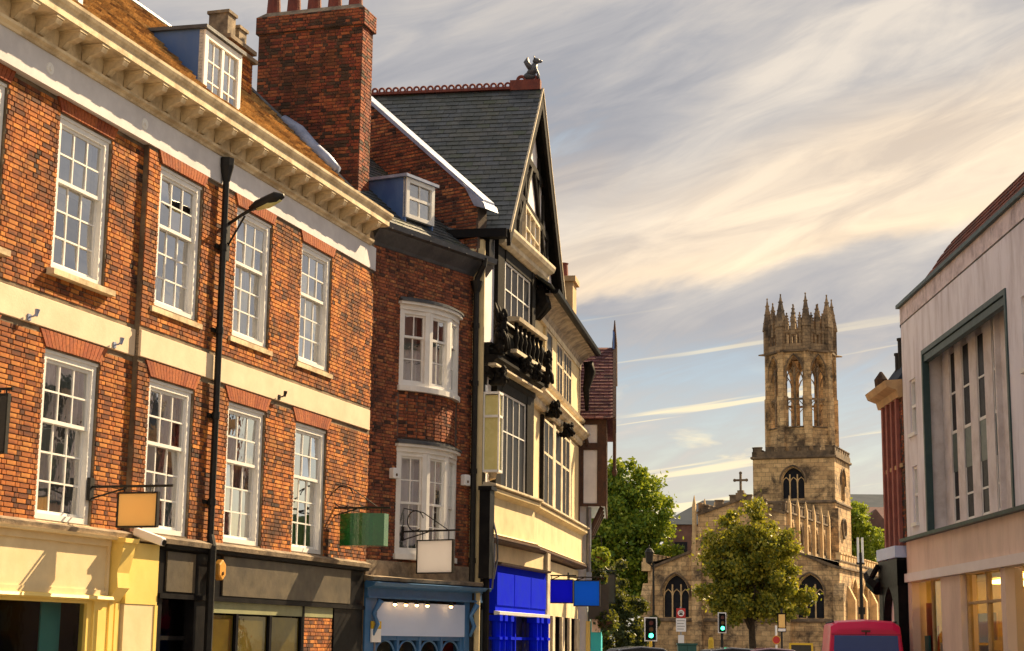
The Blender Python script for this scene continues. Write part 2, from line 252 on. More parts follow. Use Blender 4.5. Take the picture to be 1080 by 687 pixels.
# ---------------------------------------------------------------- building blocks
class Frame:
    """a facade's own axes: x along the wall, y into the building, z up; a = plan angle of the wall in degrees from +Y"""
    def __init__(s, x, y, a, flip=False):
        s.m = Matrix.Translation((x, y, 0)) @ Matrix.Rotation(R_(90-a+(180 if flip else 0)), 4, 'Z')
    def at(s, u, y=0., z=0., rz=0.): return s.m @ Matrix.Translation((u, y, z)) @ Matrix.Rotation(rz, 4, 'Z')
class Sub(Frame):
    def __init__(s, m): s.m = m
ROOT = {}
class MB:
    def __init__(s, fr=None): s.v = []; s.f = []; s.m = fr.m if fr else Matrix()
    def add(s, pts, faces):
        b = len(s.v); s.v += [tuple(s.m @ Vector(p)) for p in pts]; s.f += [tuple(b+i for i in q) for q in faces]; return s
    def box(s, x0, x1, y0, y1, z0, z1):
        return s.add([(x0,y0,z0),(x1,y0,z0),(x1,y1,z0),(x0,y1,z0),(x0,y0,z1),(x1,y0,z1),(x1,y1,z1),(x0,y1,z1)],
                     [(0,3,2,1),(4,5,6,7),(0,1,5,4),(1,2,6,5),(2,3,7,6),(3,0,4,7)])
    def hexa(s, lo, hi): return s.add(list(lo)+list(hi), [(0,3,2,1),(4,5,6,7),(0,1,5,4),(1,2,6,5),(2,3,7,6),(3,0,4,7)])
    def ext_x(s, prof, x0, x1):            # closed profile of (y, z) swept along x
        n = len(prof); return s.add([(x0, y, z) for y, z in prof]+[(x1, y, z) for y, z in prof],
            [tuple(range(n))[::-1], tuple(range(n, 2*n))]+[(i, (i+1) % n, n+(i+1) % n, n+i) for i in range(n)])
    def ext_y(s, prof, y0, y1):            # closed outline of (x, z) swept along y
        n = len(prof); return s.add([(x, y0, z) for x, z in prof]+[(x, y1, z) for x, z in prof],
            [tuple(range(n)), tuple(range(n, 2*n))[::-1]]+[(i, n+i, n+(i+1) % n, (i+1) % n) for i in range(n)])
    def ext_z(s, prof, z0, z1):            # closed plan of (x, y) swept up
        n = len(prof); return s.add([(x, y, z0) for x, y in prof]+[(x, y, z1) for x, y in prof],
            [tuple(range(n))[::-1], tuple(range(n, 2*n))]+[(i, (i+1) % n, n+(i+1) % n, n+i) for i in range(n)])
    def tube(s, path, r, n=8, cap=True):
        path = [Vector(p) for p in path]; rr = r if isinstance(r, (list, tuple)) else [r]*len(path); P = []; F = []
        for i, p in enumerate(path):
            d = (path[min(i+1, len(path)-1)]-path[max(i-1, 0)]).normalized()
            a = d.orthogonal().normalized() if i == 0 else (a-d*a.dot(d)).normalized()
            b = d.cross(a)
            P += [p+(a*math.cos(2*math.pi*k/n)+b*math.sin(2*math.pi*k/n))*rr[i] for k in range(n)]
        for i in range(len(path)-1): F += [(i*n+k, i*n+(k+1) % n, (i+1)*n+(k+1) % n, (i+1)*n+k) for k in range(n)]
        if cap: F += [tuple(range(n))[::-1], tuple(range((len(path)-1)*n, len(path)*n))]
        return s.add(P, F)
    def lathe(s, c, prof, n=16, a0=0., a1=2*math.pi):
        full = abs(a1-a0-2*math.pi) < 1e-6; k = n if full else n+1; P = []; F = []
        for r, z in prof: P += [(c[0]+r*math.cos(a0+(a1-a0)*i/n), c[1]+r*math.sin(a0+(a1-a0)*i/n), c[2]+z) for i in range(k)]
        for j in range(len(prof)-1):
            for i in range(n): F.append((j*k+i, j*k+(i+1) % k, (j+1)*k+(i+1) % k, (j+1)*k+i))
        return s.add(P, F)
    def ring(s, c, R, r, axis='y', n=24, m=6, a0=0., a1=2*math.pi):
        p = []
        for i in range(n+1):
            a = a0+(a1-a0)*i/n; q = (R*math.cos(a), R*math.sin(a))
            p.append({'y': (c[0]+q[0], c[1], c[2]+q[1]), 'z': (c[0]+q[0], c[1]+q[1], c[2]), 'x': (c[0], c[1]+q[0], c[2]+q[1])}[axis])
        return s.tube(p, r, m)
    def blob(s, c, rx, ry, rz, n=12, m=8):
        P = []; F = []
        for j in range(m+1):
            t = math.pi*j/m
            for i in range(n): P.append((c[0]+rx*math.sin(t)*math.cos(2*math.pi*i/n), c[1]+ry*math.sin(t)*math.sin(2*math.pi*i/n), c[2]-rz*math.cos(t)))
        for j in range(m):
            for i in range(n): F.append((j*n+i, j*n+(i+1) % n, (j+1)*n+(i+1) % n, (j+1)*n+i))
        return s.add(P, F)
    def build(s, name, mat, parent=None, smooth=False, bevel=0., kind=None):
        me = bpy.data.meshes.new(name); inv = ROOT[parent.name].inverted() if parent else Matrix()
        me.from_pydata([inv @ Vector(p) for p in s.v], [], s.f); me.materials.append(MATS[mat])
        if smooth: me.polygons.foreach_set('use_smooth', [True]*len(me.polygons))
        o = bpy.data.objects.new(name, me); col.objects.link(o)
        if parent: o.parent = parent; ROOT[o.name] = ROOT[parent.name]
        else: ROOT[o.name] = Matrix()
        if bevel:
            b = o.modifiers.new('bevel', 'BEVEL'); b.width = bevel; b.segments = 2; b.limit_method = 'ANGLE'
        if kind: o['kind'] = kind
        return o
def thing(name, fr, label, cat, group=None):
    o = bpy.data.objects.new(name, None); col.objects.link(o); m = fr if isinstance(fr, Matrix) else fr.m
    o.matrix_basis = m; o.empty_display_size = .3; ROOT[o.name] = m.copy(); tag(o, label, cat, group); return o
def tag(o, label, cat, group=None, kind=None):
    o['label'] = label
    if cat: o['category'] = cat
    if group: o['group'] = group
    if kind: o['kind'] = kind
    return o
def inst(name, me, parent, wm):
    """another object with shared mesh data; wm = its world matrix"""
    o = bpy.data.objects.new(name, me); col.objects.link(o); o.parent = parent
    o.matrix_basis = ROOT[parent.name].inverted() @ wm; ROOT[o.name] = wm.copy(); return o
CACHE = {}
def shared(key, mat, fn, smooth=False):
    if key not in CACHE:
        mb = MB(); fn(mb); me = bpy.data.meshes.new(key.split('|')[0]); me.from_pydata(mb.v, [], mb.f); me.materials.append(MATS[mat])
        if smooth: me.polygons.foreach_set('use_smooth', [True]*len(me.polygons))
        CACHE[key] = me
    return CACHE[key]
def wall(mb, x0, x1, z0, z1, holes, y=0., depth=.16):
    """flat wall at y with real openings and their reveals"""
    xs = sorted({x0, x1, *[min(max(h[i], x0), x1) for h in holes for i in (0, 1)]}); zs = sorted({z0, z1, *[min(max(h[i], z0), z1) for h in holes for i in (2, 3)]})
    for a, b in zip(xs, xs[1:]):
        for c, d in zip(zs, zs[1:]):
            mx, mz = (a+b)/2, (c+d)/2
            if any(h[0] < mx < h[1] and h[2] < mz < h[3] for h in holes): continue
            mb.add([(a,y,c),(b,y,c),(b,y,d),(a,y,d)], [(0,1,2,3)])
    for h in holes:
        a, b, c, d = h
        mb.add([(a,y,c),(b,y,c),(b,y,d),(a,y,d),(a,y+depth,c),(b,y+depth,c),(b,y+depth,d),(a,y+depth,d)], [(0,1,5,4),(1,2,6,5),(2,3,7,6),(3,0,4,7)])
    return mb
def bricks(mb, x0, x1, z0, z1, holes=(), y=0., L=.205, H=.064, J=.010, proud=.010, lines=None, pick=None):
    """Flemish bond, every brick its own block standing proud of the mortar; pick() may claim whole bricks"""
    r = random.Random(int((x0*31+z0*17+y*5)*100) & 0xffff); row = 0; z = z0; SL = L; HL = L/2
    while z < z1-.02:
        zt = min(z+H, z1); x = x0-(SL+HL)*(.5 if row % 2 else 0)-r.random()*.02; k = row % 2
        while x < x1:
            l = SL if k % 2 == 0 else HL; a, b = max(x, x0), min(x+l, x1); x += l; k += 1
            segs = [(a, b)]
            for h in holes:
                if h[2]-.03 < (z+zt)/2 < h[3]+.03:
                    ns = []
                    for p, q in segs:
                        if q <= h[0] or p >= h[1]: ns.append((p, q)); continue
                        if p < h[0]: ns.append((p, h[0]))
                        if q > h[1]: ns.append((h[1], q))
                    segs = ns
            for p, q in segs:
                if q-p < .035: continue
                pr = proud+r.random()*.007; p2, q2, c, d = p+J/2, q-J/2, z+J/2, zt-J/2
                if pick and q-p > SL-.002 and pick((p2+q2)/2, (c+d)/2, y-pr): continue
                e = .003; mb.add([(p2,y,c),(q2,y,c),(q2,y,d),(p2,y,d),(p2+e,y-pr,c+e),(q2-e,y-pr,c+e),(q2-e,y-pr,d-e),(p2+e,y-pr,d-e)], [(4,5,6,7),(0,1,5,4),(1,2,6,5),(2,3,7,6),(3,0,4,7)])
        z += H; row += 1
    return mb
def arch_bricks(mb, xc, w, z, h, y, n=15, splay=.14, proud=.02):
    for i in range(n):
        a, b = -1+2*i/n, -1+2*(i+1)/n; g = .005; w2 = w/2
        p = [(xc+a*w2+g, z), (xc+b*w2-g, z), (xc+b*(w2+splay)-g, z+h), (xc+a*(w2+splay)+g, z+h)]
        mb.ext_y(p, y-proud, y+.02)
def tiles(mb, O, U, V, wu, hv, tw, th, thick=.018, jit=.006, seed=1, inside=None):
    """roof covering laid course by course; O lower corner, U along the eave, V up the slope"""
    r = random.Random(seed); O, U, V = Vector(O), Vector(U).normalized(), Vector(V).normalized(); Nn = U.cross(V).normalized()
    if Nn.z < 0: Nn = -Nn
    row = 0; v = 0.
    while v < hv-.01:
        x = -(tw/2 if row % 2 else 0)
        while x < wu:
            a, b = max(0, x), min(wu, x+tw); x += tw
            if b-a < .03: continue
            if inside and not inside((a+b)/2, v+th/2): continue
            j = r.random()*jit; vt = min(v+th*1.25, hv); g = .004
            f0, f1 = O+V*v+Nn*(thick*1.3+j), O+V*vt+Nn*(thick*.3)
            b0, b1 = O+V*v+Nn*.002, O+V*vt+Nn*.001
            mb.add([b0+U*(a+g), b0+U*(b-g), b1+U*(b-g), b1+U*(a+g), f0+U*(a+g), f0+U*(b-g), f1+U*(b-g), f1+U*(a+g)], [(4,5,6,7),(0,1,5,4),(1,2,6,5),(2,3,7,6),(3,0,4,7)])
        v += th; row += 1
    return mb
def curtain_mesh(w, h, folds=7, amp=.03):
    def fn(mb):
        n = folds*6; P = []; F = []
        for j in range(5):
            for i in range(n+1): P.append((w*i/n, amp*math.sin(2*math.pi*folds*i/n)*(1+.25*j), h*(1-j/4)))
        for j in range(4):
            for i in range(n): F.append((j*(n+1)+i, j*(n+1)+i+1, (j+1)*(n+1)+i+1, (j+1)*(n+1)+i))
        mb.add(P, F)
    return shared(f'curtain|{w:.2f}|{h:.2f}|{folds}', 'curtain', fn, True)
def sash_window(root, fr, u, z0, w, h, y=.03, cols=3, rt=2, rb=3, mat='white_paint', fw=.10, sill=.0, name='window', curtain=True, glass='glass', tilt=.9, bar=.024):
    """box frame, two sliding sashes with glazing bars, every pane, sill and curtains"""
    wm = fr.at(u, y, z0)
    def fframe(mb): mb.box(-w/2, -w/2+fw, 0, .13, 0, h); mb.box(w/2-fw, w/2, 0, .13, 0, h); mb.box(-w/2+fw, w/2-fw, 0, .13, h-fw, h); mb.box(-w/2+fw, w/2-fw, .002, .13, 0, fw*.75); mb.box(-w/2-.02, w/2+.02, -.02, .02, h-.03, h+.03)
    win = inst(name, shared(f'window|{w}|{h}|{fw}|{mat}', mat, fframe), root, wm)
    iw = w-2*fw; zb = fw*.75; ih = h-fw-zb; hb = ih*rb/(rt+rb); st = .042
    for part, (s0, sh, rows, yy) in enumerate(((zb, hb+.02, rb, .075), (zb+hb-.02, ih-hb+.02, rt, .03))):
        def fs(mb):
            mb.box(-iw/2, -iw/2+st, 0, .04, 0, sh); mb.box(iw/2-st, iw/2, 0, .04, 0, sh); mb.box(-iw/2+st, iw/2-st, 0, .04, 0, st*1.15); mb.box(-iw/2+st, iw/2-st, 0, .04, sh-st, sh)
            for c in range(1, cols): x = -iw/2+st+(iw-2*st)*c/cols; mb.box(x-bar/2, x+bar/2, .004, .036, st*1.15, sh-st)
            for q in range(1, rows): z = st*1.15+(sh-st*2.15)*q/rows; mb.box(-iw/2+st, iw/2-st, .006, .034, z-bar/2, z+bar/2)
        inst('sash', shared(f'sash|{w}|{h}|{part}|{cols}|{rows}|{mat}', mat, fs), win, wm @ Matrix.Translation((0, yy, s0)))
        pw, ph = (iw-2*st)/cols, (sh-st*2.15)/rows
        pm = shared(f'pane|{pw:.3f}|{ph:.3f}|{glass}', glass, lambda mb: mb.add([(-pw/2,0,-ph/2),(pw/2,0,-ph/2),(pw/2,0,ph/2),(-pw/2,0,ph/2)], [(0,1,2,3)]))
        for c in range(cols):
            for q in range(rows):
                inst('pane', pm, win, wm @ Matrix.Translation((-iw/2+st+pw*(c+.5), yy+.02, s0+st*1.15+ph*(q+.5))) @ Matrix.Rotation(R_(rng.gauss(0, tilt)), 4, 'Z') @ Matrix.Rotation(R_(rng.gauss(0, tilt)), 4, 'X'))
    if sill:
        inst('sill', shared(f'sill|{w}|{sill}', 'stone_trim', lambda mb: mb.ext_x([(-sill, -.11), (-sill, -.035), (.1, .0), (.1, -.11)], -w/2-.12, w/2+.12)), win, wm @ Matrix.Translation((0, -y, 0)))
    if curtain == 'net':
        inst('curtain', curtain_mesh(round(iw, 2), round(h-.1, 1), 9), win, wm @ Matrix.Translation((-iw/2, .20, .05)))
    elif curtain == 'blind':
        inst('blind', shared(f'blind|{iw:.2f}', 'curtain', lambda mb: mb.box(-iw/2, iw/2, 0, .01, 0, h*.42)), win, wm @ Matrix.Translation((0, .20, h*.55)))
    elif curtain:
        k = rng.random(); cw = iw*(.30+.28*k); cm = curtain_mesh(round(cw, 1), round(h-.12, 1), 4)
        inst('curtain', cm, win, wm @ Matrix.Translation((-iw/2, .20, .06)))
        if rng.random() < .8: inst('curtain', curtain_mesh(round(iw*.45, 1), round(h-.12, 1), 5), win, wm @ Matrix.Translation((iw/2-round(iw*.45, 1), .21, .06)))
    return win
def profile(mb, pts, x0, x1): return mb.ext_x(pts, x0, x1)
# ================================================================ the setting
def sheet(name, pts, z, mat):
    o = MB().add([(x, y, z) for x, y in pts], [tuple(range(len(pts)))]).build(name, mat); o['kind'] = 'structure'; return o
sheet('ground', [(-2500, -2500), (2500, -2500), (2500, 2500), (-2500, 2500)], -.02, 'ground')
sheet('road', [(-6.5, -30), (7.6, -30), (8.4, 38), (9.5, 62), (22, 104), (6, 106), (4.6, 60), (1.6, 36), (-3.2, 22), (-9, 0)], -.006, 'asphalt')
def pavement(name, pts):
    o = MB().ext_z(pts, -.02, .012).build(name, 'paving'); o['kind'] = 'structure'; return o
pavement('pavement_left', [(-12, 0), (-9, 0), (-3.2, 22), (1.6, 36), (4.6, 60), (2.4, 60), (.4, 38.2), (-.6, 34.5), (-2.7, 31.4), (-9, 12)])
pavement('pavement_right', [(7.9, -30), (9.2, -30), (9.2, 42), (8.7, 38)])

# ================================================================ brown brick townhouse with the bracketed cornice
FF = Frame(-5.71, 21.8, 17.3)
b1 = thing('brick_townhouse', FF, 'long orange-brown brick townhouse with white sash windows, stone band and bracketed cornice', 'building')
WU = [-2.54, -.06, 2.46, 4.91, 7.40]; X0, X1 = -6., 10.03; XB = 1.45
up = [(u-.65, u+.65, 6.30, 8.36) for u in WU]; lo = [(u-.66, u+.66, 3.10, 5.25) for u in WU]
holes = up+lo
PY = -.085                                     # the right-hand section stands proud of the left one
mb = MB(FF); wall(mb, X0, XB, 2.9, 9.3, [h for h in holes if h[1] < XB], 0, .2); wall(mb, XB, X1, 2.9, 9.3, [h for h in holes if h[0] > XB], PY, .2)
mb.add([(XB, PY, 2.9), (XB, 0, 2.9), (XB, 0, 9.3), (XB, PY, 9.3)], [(0, 1, 2, 3)])
mb.add([(X1, PY, 0), (X1, 4, 0), (X1, 4, 9.5), (X1, PY, 9.5)], [(0, 1, 2, 3)]); mb.add([(X0, 0, 0), (X0, 6, 0), (X0, 6, 9.5), (X0, 0, 9.5)], [(0, 1, 2, 3)])
mb.build('wall', 'mortar', b1)
barred = holes+[(X0, X1, 5.48, 5.90), (X0, X1, 8.55, 9.4)]+[(u-.65, u+.65, 8.36, 8.6) for u in WU]+[(u-.66, u+.66, 5.25, 5.48) for u in WU]
singles = []
def claim(x, z, y):
    if len(singles) < 300 and -1.9 < x < 1.2 and (z < 5.4 or 5.95 < z < 8.5): singles.append((x, y, z)); return True
    return False
bk = MB(FF)
bricks(bk, X0, XB, 3.06, 8.56, barred, 0, pick=claim); bricks(bk, XB, X1, 3.06, 8.56, barred, PY)
bk.build('brick_courses', 'brick', b1, kind='stuff')
bm_ = shared('brick|1', 'brick', lambda m: m.add([(-.0975,.013,-.027),(.0975,.013,-.027),(.0975,.013,.027),(-.0975,.013,.027),(-.0945,0,-.024),(.0945,0,-.024),(.0945,0,.024),(-.0945,0,.024)], [(4,5,6,7),(0,1,5,4),(1,2,6,5),(2,3,7,6),(3,0,4,7)]))
for x, y, z in singles: inst('brick', bm_, b1, FF.at(x, y, z))
for u in WU:
    py = PY if u > XB else 0
    for z, h, w in ((8.38, .27, 1.32), (5.27, .21, 1.34)):
        a = MB(FF); arch_bricks(a, u, w, z, h, py, 17, .15,     .034 if z > 6 else .026); a.build('flat_arch', 'brick_arch', b1)
    sash_window(b1, FF, u, 6.30, 1.28, 2.05, py+.035, 3, 2, 3, sill=.13, curtain={WU[1]: 'blind', WU[3]: 'net', WU[4]: True, WU[2]: 'dark'}.get(u, 'net'), tilt=1.3)
    sash_window(b1, FF, u, 3.10, 1.30, 2.14, py+.035, 3, 2, 3, sill=.10, curtain={WU[1]: True, WU[2]: 'net', WU[3]: 'net', WU[4]: True}.get(u, 'net'), tilt=1.3)
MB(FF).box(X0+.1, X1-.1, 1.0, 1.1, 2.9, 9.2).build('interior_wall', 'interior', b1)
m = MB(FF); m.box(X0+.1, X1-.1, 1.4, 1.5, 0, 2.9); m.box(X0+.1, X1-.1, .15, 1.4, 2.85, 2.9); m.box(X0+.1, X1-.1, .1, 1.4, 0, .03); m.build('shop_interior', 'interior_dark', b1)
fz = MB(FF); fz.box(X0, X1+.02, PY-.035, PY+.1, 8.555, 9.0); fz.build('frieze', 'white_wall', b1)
for u in (-1.19, 1.24):
    a = MB(FF); a.m = FF.at(u, PY-.035, 8.79) @ Matrix.Rotation(R_(90), 4, 'X'); a.lathe((0, 0, 0), [(0, .03), (.03, .03), (.035, .012), (.075, .012), (.085, 0)], 16); a.build('wall_anchor', 'white_paint', b1)
# cornice: bed moulding, soffit, corona, gutter, with its return at the right-hand end
CE = 9.80
def cprof(p, z0, y=PY): return [(y+.12, z0+p[0][1])]+[(y-a, z0+b) for a, b in p]+[(y+.12, z0+p[-1][1])]
c = MB(FF)
c.ext_x(cprof([(.03, 0), (.06, .0), (.075, .03), (.12, .055), (.13, .09), (.09, .1)], 8.985), X0, CE-.06)
c.ext_x(cprof([(.04, 0), (.06, .25), (.02, .26)], 9.085), X0, CE-.1)
c.ext_x(cprof([(.36, 0), (.39, .01), (.39, .11), (.40, .125), (.41, .14)], 9.335), X0, CE)
c.ext_x(cprof([(.41, 0), (.43, .02), (.45, .06), (.455, .10), (.41, .11)], 9.475), X0, CE+.05)
c.build('cornice', 'stone_trim', b1)
def bracket(m):
    m.ext_x([(0, .03), (0, .24), (-.29, .24), (-.305, .20), (-.28, .15), (-.21, .12), (-.12, .10), (-.08, .06), (-.05, .03)], -.065, .065)
    m.box(-.085, .085, -.315, 0, .222, .25)
brm = shared('bracket|1', 'stone_trim', bracket)
u = -5.9
while u < CE-.15:
    inst('bracket', brm, b1, FF.at(u, PY-.06, 9.083)); u += .545
# stone band with its uplighters, ledge over the shops
MB(FF).box(X0, XB-.003, -.035, .05, 5.5, 5.875).build('stone_band', 'stone_band', b1, bevel=.008)
MB(FF).box(XB, 9.98, PY-.035, PY+.05, 5.5, 5.875).build('stone_band', 'stone_band', b1, bevel=.008)
for u in (-1.17, .89, 5.99):
    y = (PY if u > XB else 0)-.035
    a = MB(FF); a.box(u-.035, u+.035, y-.015, y, 5.52, 5.60); a.tube([(u, y, 5.56), (u, y-.07, 5.57), (u+.02, y-.09, 5.60)], .012, 6); a.tube([(u+.02, y-.09, 5.57), (u+.03, y-.10, 5.66)], [.02, .034], 8); a.build('uplighter', 'lead_pale' if u < 3 else 'iron', b1)
a = MB(FF); a.ext_x([(-.16, 2.96), (-.18, 3.03), (-.05, 3.075), (.05, 3.08), (.05, 2.96)], X0, XB); a.ext_x([(PY-.16, 2.955), (PY-.18, 3.02), (PY-.05, 3.07), (PY+.05, 3.075), (PY+.05, 2.955)], XB, 9.9); a.build('shop_ledge', 'stone_old', b1)
# drainpipe with hopper
a = MB(FF); px, py = 3.66, PY-.10
a.tube([(px, py, 3.1), (px, py, 8.65)], .05, 10); a.tube([(px, py, 8.6), (px, py, 8.68), (px, py, 8.84), (px, py, 8.96)], [.06, .075, .115, .12], 8)
for z in (3.6, 4.9, 6.2, 7.5): a.tube([(px, py, z), (px, py, z+.10)], .063, 10); a.box(px-.13, px+.13, py+.05, py+.11, z+.02, z+.08)
a.tube([(px, py, 3.15), (px-.02, py-.05, 3.0), (px-.02, py-.05, 0)], .062, 10); a.build('drainpipe', 'iron', b1)
# roof, dormers, chimney, verge
RS = .985; Ls = math.hypot(1, RS); hv = 3.22*Ls
def rz(y): return 9.50+(y+.22)*RS
mb = MB(FF); mb.add([(X0, -.22, rz(-.22)), (X1, -.22, rz(-.22)), (X1, 3.0, rz(3)), (X0, 3.0, rz(3)), (X0, 6.2, rz(-.22)), (X1, 6.2, rz(-.22))], [(0,1,2,3), (3,2,5,4), (1,5,2)]); mb.build('roof', 'tile_tan', b1)
t_ = MB(FF); dm = [(-.50, .84), (4.52, 5.86)]
def clear(a, v):
    u, y = X0+a, -.22+v/Ls
    return not any(d0-.02 < u < d1+.02 and .72 < y < 2.0 for d0, d1 in dm)
tiles(t_, (X0, -.22, rz(-.22)+.01), (1, 0, 0), (0, 1, RS), X1-X0, hv, .26, .19, .05, .012, 3, clear); t_.build('roof_tiles', 'tile_tan', b1, kind='stuff')
MB(FF).tube([(X0, 3.0, rz(3)+.03), (X1, 3.0, rz(3)+.03)], .09, 8).build('ridge', 'lead_dark', b1)
a = MB(FF); P = [(X1+.02, y, rz(y)+.06) for y in (-.2, .6, 1.3, 2.0, 3.0)]; a.tube(P, [.05, .06, .07, .075, .06], 7); a.build('verge', 'lead_dark', b1)
a = MB(FF); a.tube([(X1+.05, y, rz(y)+.13+.03*math.sin(y*9)) for y in (.75, 1.0, 1.3, 1.6, 1.95)], [.10, .14, .15, .15, .10], 8); a.build('lead_flashing', 'lead_pale', b1, smooth=True)
for d0, d1 in dm:
    zb, zt, yf = 10.22, 11.50, .78; yt = (zt-9.5)/RS-.22
    do = MB(FF).add([(d0+.05, yf, zt-.02), (d1-.05, yf, zt-.02), (d1-.05, yt, zt-.02), (d0+.05, yt, zt-.02)], [(0,1,2,3)]).build('dormer', 'lead_dark', b1)
    for x in (d0, d1-.05): d = MB(FF); d.add([(x, yf, zb), (x, yf, zt), (x, yt+.05, zt+.02), (x+.05, yf, zb), (x+.05, yf, zt), (x+.05, yt+.05, zt+.02)], [(0, 2, 1), (3, 4, 5), (0, 1, 4, 3), (1, 2, 5, 4), (0, 3, 5, 2)]); d.build('dormer_cheek', 'lead', do)
    MB(FF).hexa([(d0-.06, yf-.08, zt-.01), (d1+.06, yf-.08, zt-.01), (d1+.06, yt+.15, zt+.03), (d0-.06, yt+.15, zt+.03)], [(d0-.06, yf-.08, zt+.05), (d1+.06, yf-.08, zt+.05), (d1+.06, yt+.15, zt+.09), (d0-.06, yt+.15, zt+.09)]).build('dormer_roof', 'lead_dark', do)
    f = MB(FF); w = d1-d0; xm = (d0+d1)/2
    f.box(d0, d0+.12, yf-.03, yf+.08, zb, zt-.02); f.box(d1-.12, d1, yf-.03, yf+.08, zb, zt-.02); f.box(d0+.12, d1-.12, yf-.028, yf+.08, zt-.14, zt-.02); f.box(d0+.12, d1-.12, yf-.028, yf+.08, zb, zb+.09); f.box(xm-.04, xm+.04, yf-.02, yf+.06, zb+.09, zt-.14)
    for k in (1, 2): f.box(d0+.12, d1-.12, yf, yf+.03, zb+.09+k*.35-.013, zb+.09+k*.35+.013)
    for s in (-1, 1): f.box(xm+s*.29-.012, xm+s*.29+.012, yf+.002, yf+.028, zb+.09, zt-.14)
    f.build('window_frame', 'white_paint', do)
    for cx in range(4):
        for q in range(3):
            xx = d0+.12+(w-.24)*(cx+.5)/4; me = shared('pane|d', 'glass', lambda m: m.add([(-.135,0,-.175),(.135,0,-.175),(.135,0,.175),(-.135,0,.175)], [(0,1,2,3)]))
            inst('pane', me, do, FF.at(xx, yf+.015, zb+.09+.35*(q+.5), R_(rng.gauss(0, 1.2))))
    MB(FF).box(d0+.08, d1-.08, yf+.35, yf+.36, zb, zt-.05).build('blind', 'curtain', do)
def brick_stack(root, fr, x0, x1, y0, y1, z0, z1, mat, core='mortar_dark', name='chimney', sc=.93):
    """four sides of real bricks round a core, oversailing courses on top"""
    core_o = MB(fr).box(x0, x1, y0, y1, z0, z1).build(name, core, root)
    m = MB(fr); bricks(m, x0, x1, z0, z1, (), y0, L=.225*sc, H=.075*sc)
    def side(u0, v0, rz, ln, zz0, zz1, q):
        q.m = fr.m @ Matrix.Translation((u0, v0, 0)) @ Matrix.Rotation(rz, 4, 'Z'); bricks(q, 0, ln, zz0, zz1, (), 0, L=.225*sc, H=.075*sc); q.m = fr.m
    side(x0, y1, R_(-90), y1-y0, z0, z1, m); side(x1, y0, R_(90), y1-y0, z0, z1, m)
    m.build('brick_courses', mat, core_o, kind='stuff')
    return core_o
ch = brick_stack(b1, FF, 8.05, 9.05, 2.15, 2.75, 11.3, 12.72, 'brick')
a = MB(FF); a.box(7.97, 9.13, 2.07, 2.83, 12.55, 12.63); a.box(7.99, 9.11, 2.09, 2.81, 12.72, 12.80); a.build('chimney_cap', 'stone_old', ch)
for x, h in ((8.32, .48), (8.8, .34)): a = MB(FF); a.box(x-.16, x+.16, 2.25, 2.65, 12.8, 12.8+h); a.box(x-.19, x+.19, 2.22, 2.68, 12.8+h, 12.86+h); a.build('chimney_pot', 'stone_old', ch)
a = MB(FF); a.lathe((6.9, 4.6, 13.0), [(1.0, -1.2), (1.0, .5), (.98, .75), (.85, 1.0), (.6, 1.2), (.3, 1.3), (.02, 1.33)], 20); do = a.build('roof_turret', 'lead_dark', b1, smooth=True)
a = MB(FF)
for k in range(10): t = 2*math.pi*k/10; a.tube([(6.9+r*math.cos(t), 4.6+r*math.sin(t), 13+z) for r, z in ((1.02, -.3), (1.02, .5), (.87, 1.02), (.6, 1.22), (.3, 1.33))], .022, 5)
for z in (-.1, .2, .5): a.ring((6.9, 4.6, 13+z), 1.02, .02, 'z', 24, 5)
a.build('turret_ribs', 'lead_pale', do)
# --- cream and yellow shopfront
SA = Sub(FF.m)
sh = MB(FF); sh.box(X0, 1.02, -.05, .1, 2.2, 2.90); so = sh.build('shopfront', 'shop_cream', b1)
a = MB(FF); a.box(X0, 1.02, -.09, -.05, 2.84, 2.93); a.box(X0, 1.02, -.08, -.05, 2.19, 2.26); a.box(.96, 1.02, -.08, -.05, 2.26, 2.84); a.ext_x([(-.05, 2.93), (-.17, 2.93), (-.19, 2.97), (-.05, 2.975)], X0, 1.2); a.build('fascia_moulding', 'shop_cream', so)
a = MB(FF); a.ext_x([(-.05, 2.2), (-.14, 2.18), (-.16, 2.14), (-.05, 2.12)], X0, 1.05); a.build('shop_cornice', 'shop_yellow', so)
a = MB(FF)
for x0, x1, z0, z1 in ((X0, .62, 2.0+.08, 2.13), (.60, .72, 0, 2.13), (-1.62, -1.50, 0, 2.1), (X0, .62, 0, .55), (-4.4, -4.28, 0, 2.1)): a.box(x0, x1, -.03+.004*(x1-x0 < .3), .08, z0, z1)
a.build('window_frame', 'shop_yellow', so)
for x0, x1 in ((-4.28, -1.62), (-1.50, .60)): MB(FF).add([(x0, .02, .55), (x1, .02, .55), (x1, .02, 2.08), (x0, .02, 2.08)], [(0,1,2,3)]).build('pane', 'glass_shop', so)
MB(FF).box(.12, .58, .35, .37, .5, 2.1).build('display_board', 'poster_teal', so)
a = MB(FF); a.box(.72, 1.03, -.06, .08, 0, 2.14); a.box(.78, .97, -.085, -.06, .3, 2.0); a.build('pilaster', 'shop_yellow', so)
a = MB(FF); a.ext_x([(-.06, 2.12), (-.10, 2.18), (-.20, 2.30), (-.18, 2.5), (-.24, 2.75), (-.26, 2.9), (0, 2.9), (0, 2.12)], 1.05, 1.36); a.box(1.03, 1.40, -.29, 0, 2.90, 2.96); a.build('console', 'shop_yellow', so)
a = MB(FF); a.box(1.09, 1.20, -.07, .08, 0, 2.1); a.box(1.24, 1.36, -.07, .08, 0, 2.1); a.box(1.03, 1.40, -.045, .08, 0, 2.12); a.build('pilaster', 'shop_yellow', so)
a = MB(FF); a.box(1.41, 2.28, PY-.03, .08, 2.10, 2.93); a.build('return_panel', 'shop_yellow', so)
